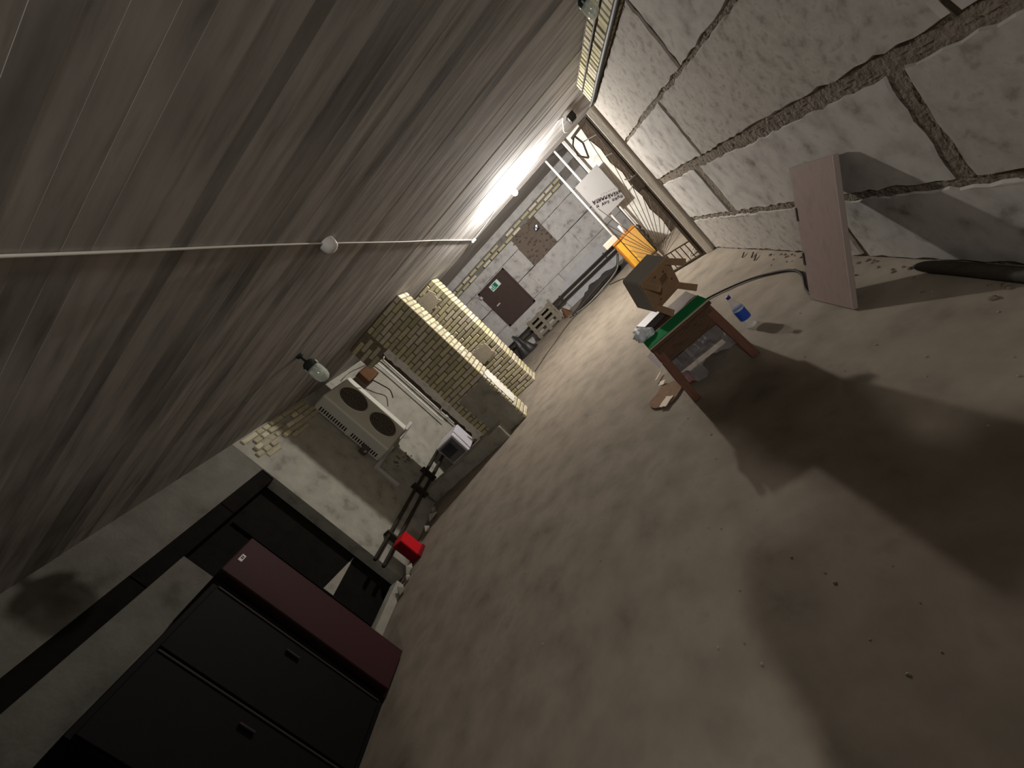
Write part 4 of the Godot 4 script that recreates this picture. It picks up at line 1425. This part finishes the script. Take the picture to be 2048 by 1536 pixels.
	var sl := ["pale torn scrap lying in front of the round cardboard", "thin pale splinter behind the table's left leg", "pale scrap between the splinter and the round cardboard"]
	for i in 3:
		st = S()
		slab(st, ragged(sc[i][1], sc[i][2], 0.02, 0.005), 0.0, 0.006, Transform3D(Basis(Vector3.UP, sc[i][3]) * Basis(Vector3.RIGHT, Vector3.FORWARD, Vector3.UP), sc[i][0]), 0.0)
		single("pale_scrap", st, M.card_pale, sl[i], "scrap", "pale scraps by the table")
	# hose from the table to the leaning panel
	st = S(true)
	tube(st, curve([Vector3(0.5, 0.02, -4.6), Vector3(0.74, 0.018, -4.5), Vector3(1.02, 0.018, -4.18), Vector3(1.16, 0.018, -3.85), Vector3(1.19, 0.018, -3.65), Vector3(1.15, 0.018, -3.48), Vector3(1.05, 0.018, -3.28), Vector3(0.99, 0.018, -3.08)], 7), 0.0105, 8)
	single("floor_hose", st, M.black_rubber, "dark hose curving over the floor from the table to the leaning panel", "hose")
	# water bottle
	var b := thing("water_bottle", "clear water bottle with a blue label standing right of the table", "bottle", Vector3(0.645, 0, -3.4))
	st = S(true)
	lathe(st, [Vector2(0.0, 0.006), Vector2(0.03, 0.0), Vector2(0.041, 0.006), Vector2(0.043, 0.02), Vector2(0.043, 0.08), Vector2(0.041, 0.085), Vector2(0.043, 0.19), Vector2(0.038, 0.22), Vector2(0.022, 0.265), Vector2(0.014, 0.285), Vector2(0.013, 0.3), Vector2(0.0, 0.3)], 24)
	part("bottle_body", st, M.pet, b)
	st = S(true)
	lathe(st, [Vector2(0.0435, 0.085), Vector2(0.0445, 0.09), Vector2(0.0445, 0.175), Vector2(0.0435, 0.18)], 24)
	var lab := part("label", st, M.blue, b)
	st = S(true)
	lathe(st, [Vector2(0.0437, 0.175), Vector2(0.0448, 0.178), Vector2(0.0448, 0.19), Vector2(0.0437, 0.192)], 24)
	part("pale_band", st, plain(g8(190, 206, 226), 0.4), lab)
	st = S(true)
	lathe(st, [Vector2(0.016, 0.294), Vector2(0.016, 0.316), Vector2(0.014, 0.319), Vector2(0.0, 0.319)], 16)
	part("cap", st, M.blue_cap, b)

# crumpled closed blob
func crumple(st: SurfaceTool, c: Vector3, r: Vector3, sd: int, amt: float) -> void:
	var f := noise(sd, 1.0, 3)
	var n := 20
	var m := 12
	var p := []
	for j in m + 1:
		var row := []
		for i in n:
			var a := TAU * i / n
			var e := PI * j / m
			var d := Vector3(sin(e) * cos(a), cos(e), sin(e) * sin(a))
			var k := 1.0 + amt * f.get_noise_3dv(d * 2.2) + amt * 0.7 * absf(f.get_noise_3dv(d * 5.0 + Vector3(9, 2, 4)))
			row.append(c + d * r * k)
		p.append(row)
	for j in m:
		for i in n:
			var i1 := (i + 1) % n
			var o: Vector3 = (p[j][i] + p[j + 1][i1]) * 0.5 - c
			if j > 0:
				tri(st, p[j][i], p[j][i1], p[j + 1][i1], o)
			if j < m - 1:
				tri(st, p[j][i], p[j + 1][i1], p[j + 1][i], o)

# ------------------------------------------------------------------ things by the right wall
func build_right_things() -> void:
	# panel leaning on the right wall
	var t := Node3D.new()
	t.name = "wood_panel"
	t.position = Vector3(0.985, 0.0, -2.9)
	add_child(t)
	tag(t, "brown wood panel leaning on the right block wall", "panel")
	var lean := atan2(0.37, 0.8)
	var b := Basis(Vector3(0, 0, 1), -lean)
	var st := S()
	cbox(st, Vector3(0.026, 0.89, 0.44), Transform3D(b, b * Vector3(0.0, 0.452, 0)), 0.003)
	part("board", st, M.board_panel, t)
	st = S()
	cbox(st, Vector3(0.03, 0.892, 0.012), Transform3D(b, b * Vector3(0.0, 0.452, 0.222)), 0.003)
	part("edge_strip", st, M.board_edge, t)
	st = S()
	for y in [0.3, 0.6]:
		cbox(st, Vector3(0.012, 0.09, 0.02), Transform3D(b, b * Vector3(-0.012, y, -0.215)), 0.003)
	part("edge_notch", st, M.bakelite, t)
	# thick dark pipe on the floor along the wall
	st = S(true)
	tube(st, curve([Vector3(1.31, 0.036, -2.62), Vector3(1.32, 0.036, -2.4), Vector3(1.31, 0.036, -1.9), Vector3(1.3, 0.036, -1.2), Vector3(1.31, 0.036, -0.5)], 6), [0.006, 0.016, 0.024, 0.03, 0.033, 0.034, 0.034, 0.034, 0.034, 0.034, 0.034, 0.034, 0.034, 0.034, 0.034, 0.034, 0.034, 0.034, 0.034, 0.034, 0.034, 0.034, 0.034, 0.034, 0.034], 12)
	single("floor_pipe", st, M.dark_pipe, "thick dark pipe on the floor along the right wall", "pipe")
	# low rubble along the foot of the wall
	st = S()
	for i in 90:
		var zz := rng.randf_range(-4.4, -0.8)
		var x := 1.36 - absf(rng.randf_range(0, 0.2)) * rng.randf()
		var r := rng.randf_range(0.006, 0.02)
		lump(st, Vector3(x, r * 0.3, zz), Vector3(r, r * 0.6, r * 1.4))
	var o := single("rubble_drift", st, M.mortar, "drift of small rubble along the foot of the right wall", "rubble")
	o.set_meta("kind", "stuff")
	var chips := [[1.28, -4.5, 0.5], [1.31, -4.62, 0.2], [1.3, -4.82, 0.9]]
	var cl := ["dark splinter nearest the camera by the right wall foot", "middle dark splinter by the right wall foot", "farthest dark splinter by the right wall foot"]
	for i in 3:
		st = S()
		bar(st, Vector3(chips[i][0] - 0.03, 0.01, chips[i][1]), Vector3(chips[i][0] + 0.03, 0.025, chips[i][1] - 0.05), 0.016, 0.01, 0.003)
		single("dark_splinter", st, M.dark_pipe, cl[i], "splinter", "splinters by the right wall")
	# pebbles and grit on the floor
	st = S()
	for i in 240:
		var x := rng.randf_range(-1.9, 1.2)
		var zz := rng.randf_range(-8.5, -0.5)
		var r := rng.randf_range(0.003, 0.008)
		lump(st, Vector3(x, r * 0.4, zz), Vector3(r, r * 0.7, r))
	o = single("floor_grit", st, M.left, "scattered pale grit and pebbles over the concrete floor", "grit")
	o.set_meta("kind", "stuff")

# ------------------------------------------------------------------ person behind the camera
# rounded field over bones [a, b, ra, rb], meshed as surface nets
func field_mesh(st: SurfaceTool, bones: Array, cell: float, blend: float) -> void:
	var lo := Vector3(1e9, 1e9, 1e9)
	var hi := -lo
	for q in bones:
		var r: float = maxf(q[2], q[3]) + blend + cell * 2.0
		for e in [q[0], q[1]]:
			lo = lo.min(e - Vector3.ONE * r)
			hi = hi.max(e + Vector3.ONE * r)
	var nx := int((hi.x - lo.x) / cell) + 2
	var ny := int((hi.y - lo.y) / cell) + 2
	var nz := int((hi.z - lo.z) / cell) + 2
	var f := PackedFloat32Array()
	f.resize(nx * ny * nz)
	f.fill(1.0)
	for q in bones:
		var a: Vector3 = q[0]
		var b: Vector3 = q[1]
		var r: float = maxf(q[2], q[3]) + blend + cell * 2.0
		var l := (a.min(b) - Vector3.ONE * r - lo) / cell
		var h := (a.max(b) + Vector3.ONE * r - lo) / cell
		var ab := b - a
		var dd := maxf(ab.length_squared(), 1e-9)
		for k in range(maxi(0, int(l.z)), mini(nz, int(h.z) + 1)):
			for j in range(maxi(0, int(l.y)), mini(ny, int(h.y) + 1)):
				for i in range(maxi(0, int(l.x)), mini(nx, int(h.x) + 1)):
					var p := lo + Vector3(i, j, k) * cell
					var u := clampf((p - a).dot(ab) / dd, 0.0, 1.0)
					var d := p.distance_to(a + ab * u) - lerpf(q[2], q[3], u)
					var at_i := (k * ny + j) * nx + i
					var e := f[at_i]
					var w := maxf(blend - absf(e - d), 0.0) / blend
					f[at_i] = minf(e, d) - w * w * blend * 0.25
	var vert := {}
	var dx := [0, 1, 0, 1, 0, 1, 0, 1]
	var dy := [0, 0, 1, 1, 0, 0, 1, 1]
	var dz := [0, 0, 0, 0, 1, 1, 1, 1]
	for k in nz - 1:
		for j in ny - 1:
			for i in nx - 1:
				var base := (k * ny + j) * nx + i
				if f[base] > cell * 2.5 or f[base] < -cell * 2.5:
					continue
				var vals := []
				var inside := 0
				for c in 8:
					var v := f[base + dx[c] + dy[c] * nx + dz[c] * nx * ny]
					vals.append(v)
					if v < 0.0:
						inside += 1
				if inside == 0 or inside == 8:
					continue
				var sum := Vector3.ZERO
				var n := 0
				for e in [[0, 1], [2, 3], [4, 5], [6, 7], [0, 2], [1, 3], [4, 6], [5, 7], [0, 4], [1, 5], [2, 6], [3, 7]]:
					var va: float = vals[e[0]]
					var vb: float = vals[e[1]]
					if (va < 0.0) != (vb < 0.0):
						var s := va / (va - vb)
						sum += Vector3(dx[e[0]], dy[e[0]], dz[e[0]]).lerp(Vector3(dx[e[1]], dy[e[1]], dz[e[1]]), s)
						n += 1
				vert[base] = lo + (Vector3(i, j, k) + sum / n) * cell
	var step := [1, nx, nx * ny]
	for key in vert:
		for ax in 3:
			var o: int = key + step[ax]
			if o >= f.size() or (f[key] < 0.0) == (f[o] < 0.0):
				continue
			var u: int = step[(ax + 1) % 3]
			var v: int = step[(ax + 2) % 3]
			if not (vert.has(key - u) and vert.has(key - v) and vert.has(key - u - v)):
				continue
			var out := Vector3.ZERO
			out[ax] = 1.0 if f[key] < 0.0 else -1.0
			quad(st, vert[key], vert[key - u], vert[key - u - v], vert[key - v], out)

func build_person() -> void:
	var o := Vector3(0.1, 0.0, 0.42)
	var t := thing("person", "person in a dark jacket holding a phone up in front of the face", "person", o)
	# joints relative to the feet, facing -z
	var st := S(true)
	var sh_r := Vector3(0.19, 1.40, 0.0)
	var sh_l := Vector3(-0.19, 1.40, 0.0)
	var el_r := Vector3(0.22, 1.15, -0.14)
	var wr_r := Vector3(0.03, 1.48, -0.33)
	var el_l := Vector3(-0.28, 1.12, -0.04)
	var wr_l := Vector3(-0.27, 0.88, -0.12)
	var torso := [
		[Vector3(0, 1.0, 0.01), Vector3(0, 1.18, 0.0), 0.135, 0.135],
		[Vector3(-0.06, 1.05, 0.0), Vector3(-0.1, 1.32, 0.0), 0.115, 0.12],
		[Vector3(0.06, 1.05, 0.0), Vector3(0.1, 1.32, 0.0), 0.115, 0.12],
		[sh_l, sh_r, 0.085, 0.085],
		[Vector3(0, 1.38, 0.0), Vector3(0, 1.47, -0.005), 0.09, 0.06],
		[sh_r, el_r, 0.072, 0.052], [el_r, wr_r.lerp(el_r, 0.08), 0.052, 0.036],
		[sh_l, el_l, 0.072, 0.052], [el_l, wr_l.lerp(el_l, 0.08), 0.052, 0.036],
		[Vector3(-0.09, 0.92, 0.0), Vector3(0.09, 0.92, 0.0), 0.125, 0.125]]
	field_mesh(st, torso, 0.016, 0.07)
	part("jacket", st, M.jacket, t)
	st = S(true)
	var legs := []
	for s in [-1.0, 1.0]:
		legs.append([Vector3(0.09 * s, 0.9, 0.0), Vector3(0.1 * s, 0.5, -0.02), 0.098, 0.062])
		legs.append([Vector3(0.1 * s, 0.5, -0.02), Vector3(0.11 * s, 0.09, 0.02), 0.062, 0.045])
	field_mesh(st, legs, 0.016, 0.04)
	part("trousers", st, M.trousers, t)
	for s in [-1.0, 1.0]:
		st = S(true)
		field_mesh(st, [[Vector3(0.11 * s, 0.045, 0.05), Vector3(0.125 * s, 0.04, -0.15), 0.045, 0.038], [Vector3(0.11 * s, 0.1, 0.02), Vector3(0.11 * s, 0.05, 0.03), 0.045, 0.045]], 0.01, 0.03)
		part("shoe", st, M.shoe, t)
	# head: skull, jaw, nose, ears
	st = S(true)
	var c := Vector3(0.02, 1.62, -0.04)
	field_mesh(st, [
		[c + Vector3(0, 0.03, 0.025), c + Vector3(0, 0.035, -0.02), 0.084, 0.078],
		[c + Vector3(0, -0.02, -0.02), c + Vector3(0, -0.085, -0.06), 0.068, 0.03],
		[c + Vector3(0, 0.0, -0.088), c + Vector3(0, -0.03, -0.103), 0.008, 0.013],
		[c + Vector3(0.02, -0.06, -0.082), c + Vector3(-0.02, -0.06, -0.082), 0.007, 0.007],
		[c + Vector3(0.083, 0.01, 0.01), c + Vector3(0.086, -0.02, 0.0), 0.012, 0.008],
		[c + Vector3(-0.083, 0.01, 0.01), c + Vector3(-0.086, -0.02, 0.0), 0.012, 0.008],
		[c + Vector3(0, -0.06, 0.02), c + Vector3(-0.01, -0.15, 0.03), 0.052, 0.055]], 0.006, 0.018)
	var head := part("head", st, M.skin, t)
	st = S(true)
	field_mesh(st, [[c + Vector3(0.005, 0.05, 0.034), c + Vector3(0, 0.055, -0.02), 0.108, 0.092], [c + Vector3(0, -0.04, 0.06), c + Vector3(0, 0.03, 0.05), 0.07, 0.09]], 0.008, 0.02)
	part("knitted_hat", st, M.hair, head)
	for s in [-1.0, 1.0]:
		st = S(true)
		lathe(st, [Vector2(0.0, -0.011), Vector2(0.008, -0.008), Vector2(0.011, 0.0), Vector2(0.008, 0.008), Vector2(0.0, 0.011)], 12, at(c + Vector3(0.031 * s, 0.005, -0.083)))
		part("eye", st, M.eye, head)
	# hands with five fingers
	hand(t, wr_r, wr_r + Vector3(-0.045, 0.1, -0.035), Vector3(-0.75, 0.1, 0.3), 0.9)
	hand(t, wr_l, wr_l + Vector3(0.0, -0.1, -0.02), Vector3(0.3, 0.0, -1.0), 0.35)
	# phone, just behind the lens
	var ph := thing("phone", "dark phone held up in the person's hand", "phone", Vector3(0.0, 1.6, 0.05))
	ph.basis = Basis(Vector3(0.69454, -0.71344, -0.09279), Vector3(0.65366, 0.67964, -0.33289), Vector3(0.30056, 0.17055, 0.93839))
	st = S()
	cbox(st, Vector3(0.155, 0.075, 0.009), at(Vector3(0.05, -0.02, 0.0)), 0.004)
	part("case", st, M.phone, ph)
	st = S()
	cbox(st, Vector3(0.145, 0.068, 0.001), at(Vector3(0.05, -0.02, 0.0048)), 0.0004)
	part("screen", st, plain(g8(40, 38, 36), 0.15), ph)

# palm from the wrist to tip, fingers curling towards curl
func hand(t: Node3D, wrist: Vector3, knuckles: Vector3, curl: Vector3, bend: float) -> void:
	var up := (knuckles - wrist).normalized()
	curl = (curl - up * curl.dot(up)).normalized()
	var side := up.cross(curl).normalized()
	var bones := []
	var root := wrist.lerp(knuckles, 0.25)
	var ln := [0.062, 0.072, 0.068, 0.052]
	for i in 4:
		var k := knuckles + side * (0.029 - 0.0193 * i) + up * (-0.02 - 0.004 * absf(i - 1.2))
		bones.append([root + side * (0.012 - 0.008 * i), k, 0.015, 0.0115])
		var d1 := (up * cos(bend * 0.6) + curl * sin(bend * 0.6)).normalized()
		var d2 := (up * cos(bend * 1.5) + curl * sin(bend * 1.5)).normalized()
		var d3 := (up * cos(bend * 2.1) + curl * sin(bend * 2.1)).normalized()
		var L: float = ln[i]
		var p1 := k + d1 * L * 0.45
		var p2 := p1 + d2 * L * 0.32
		var p3 := p2 + d3 * L * 0.25
		bones.append([k, p1, 0.0098, 0.009])
		bones.append([p1, p2, 0.009, 0.0082])
		bones.append([p2, p3, 0.0082, 0.0072])
	var th := wrist.lerp(knuckles, 0.35) + side * 0.022
	var t1 := th + (side * 0.75 + up * 0.55 + curl * 0.3).normalized() * 0.038
	var t2 := t1 + (side * 0.2 + up * 0.8 + curl * 0.5).normalized() * 0.03
	bones.append([wrist.lerp(knuckles, 0.15), th, 0.015, 0.014])
	bones.append([th, t1, 0.0125, 0.0105])
	bones.append([t1, t2, 0.0105, 0.0085])
	bones.append([wrist - up * 0.03, root, 0.025, 0.021])
	var st := S(true)
	field_mesh(st, bones, 0.004, 0.006)
	part("hand", st, M.skin, t)
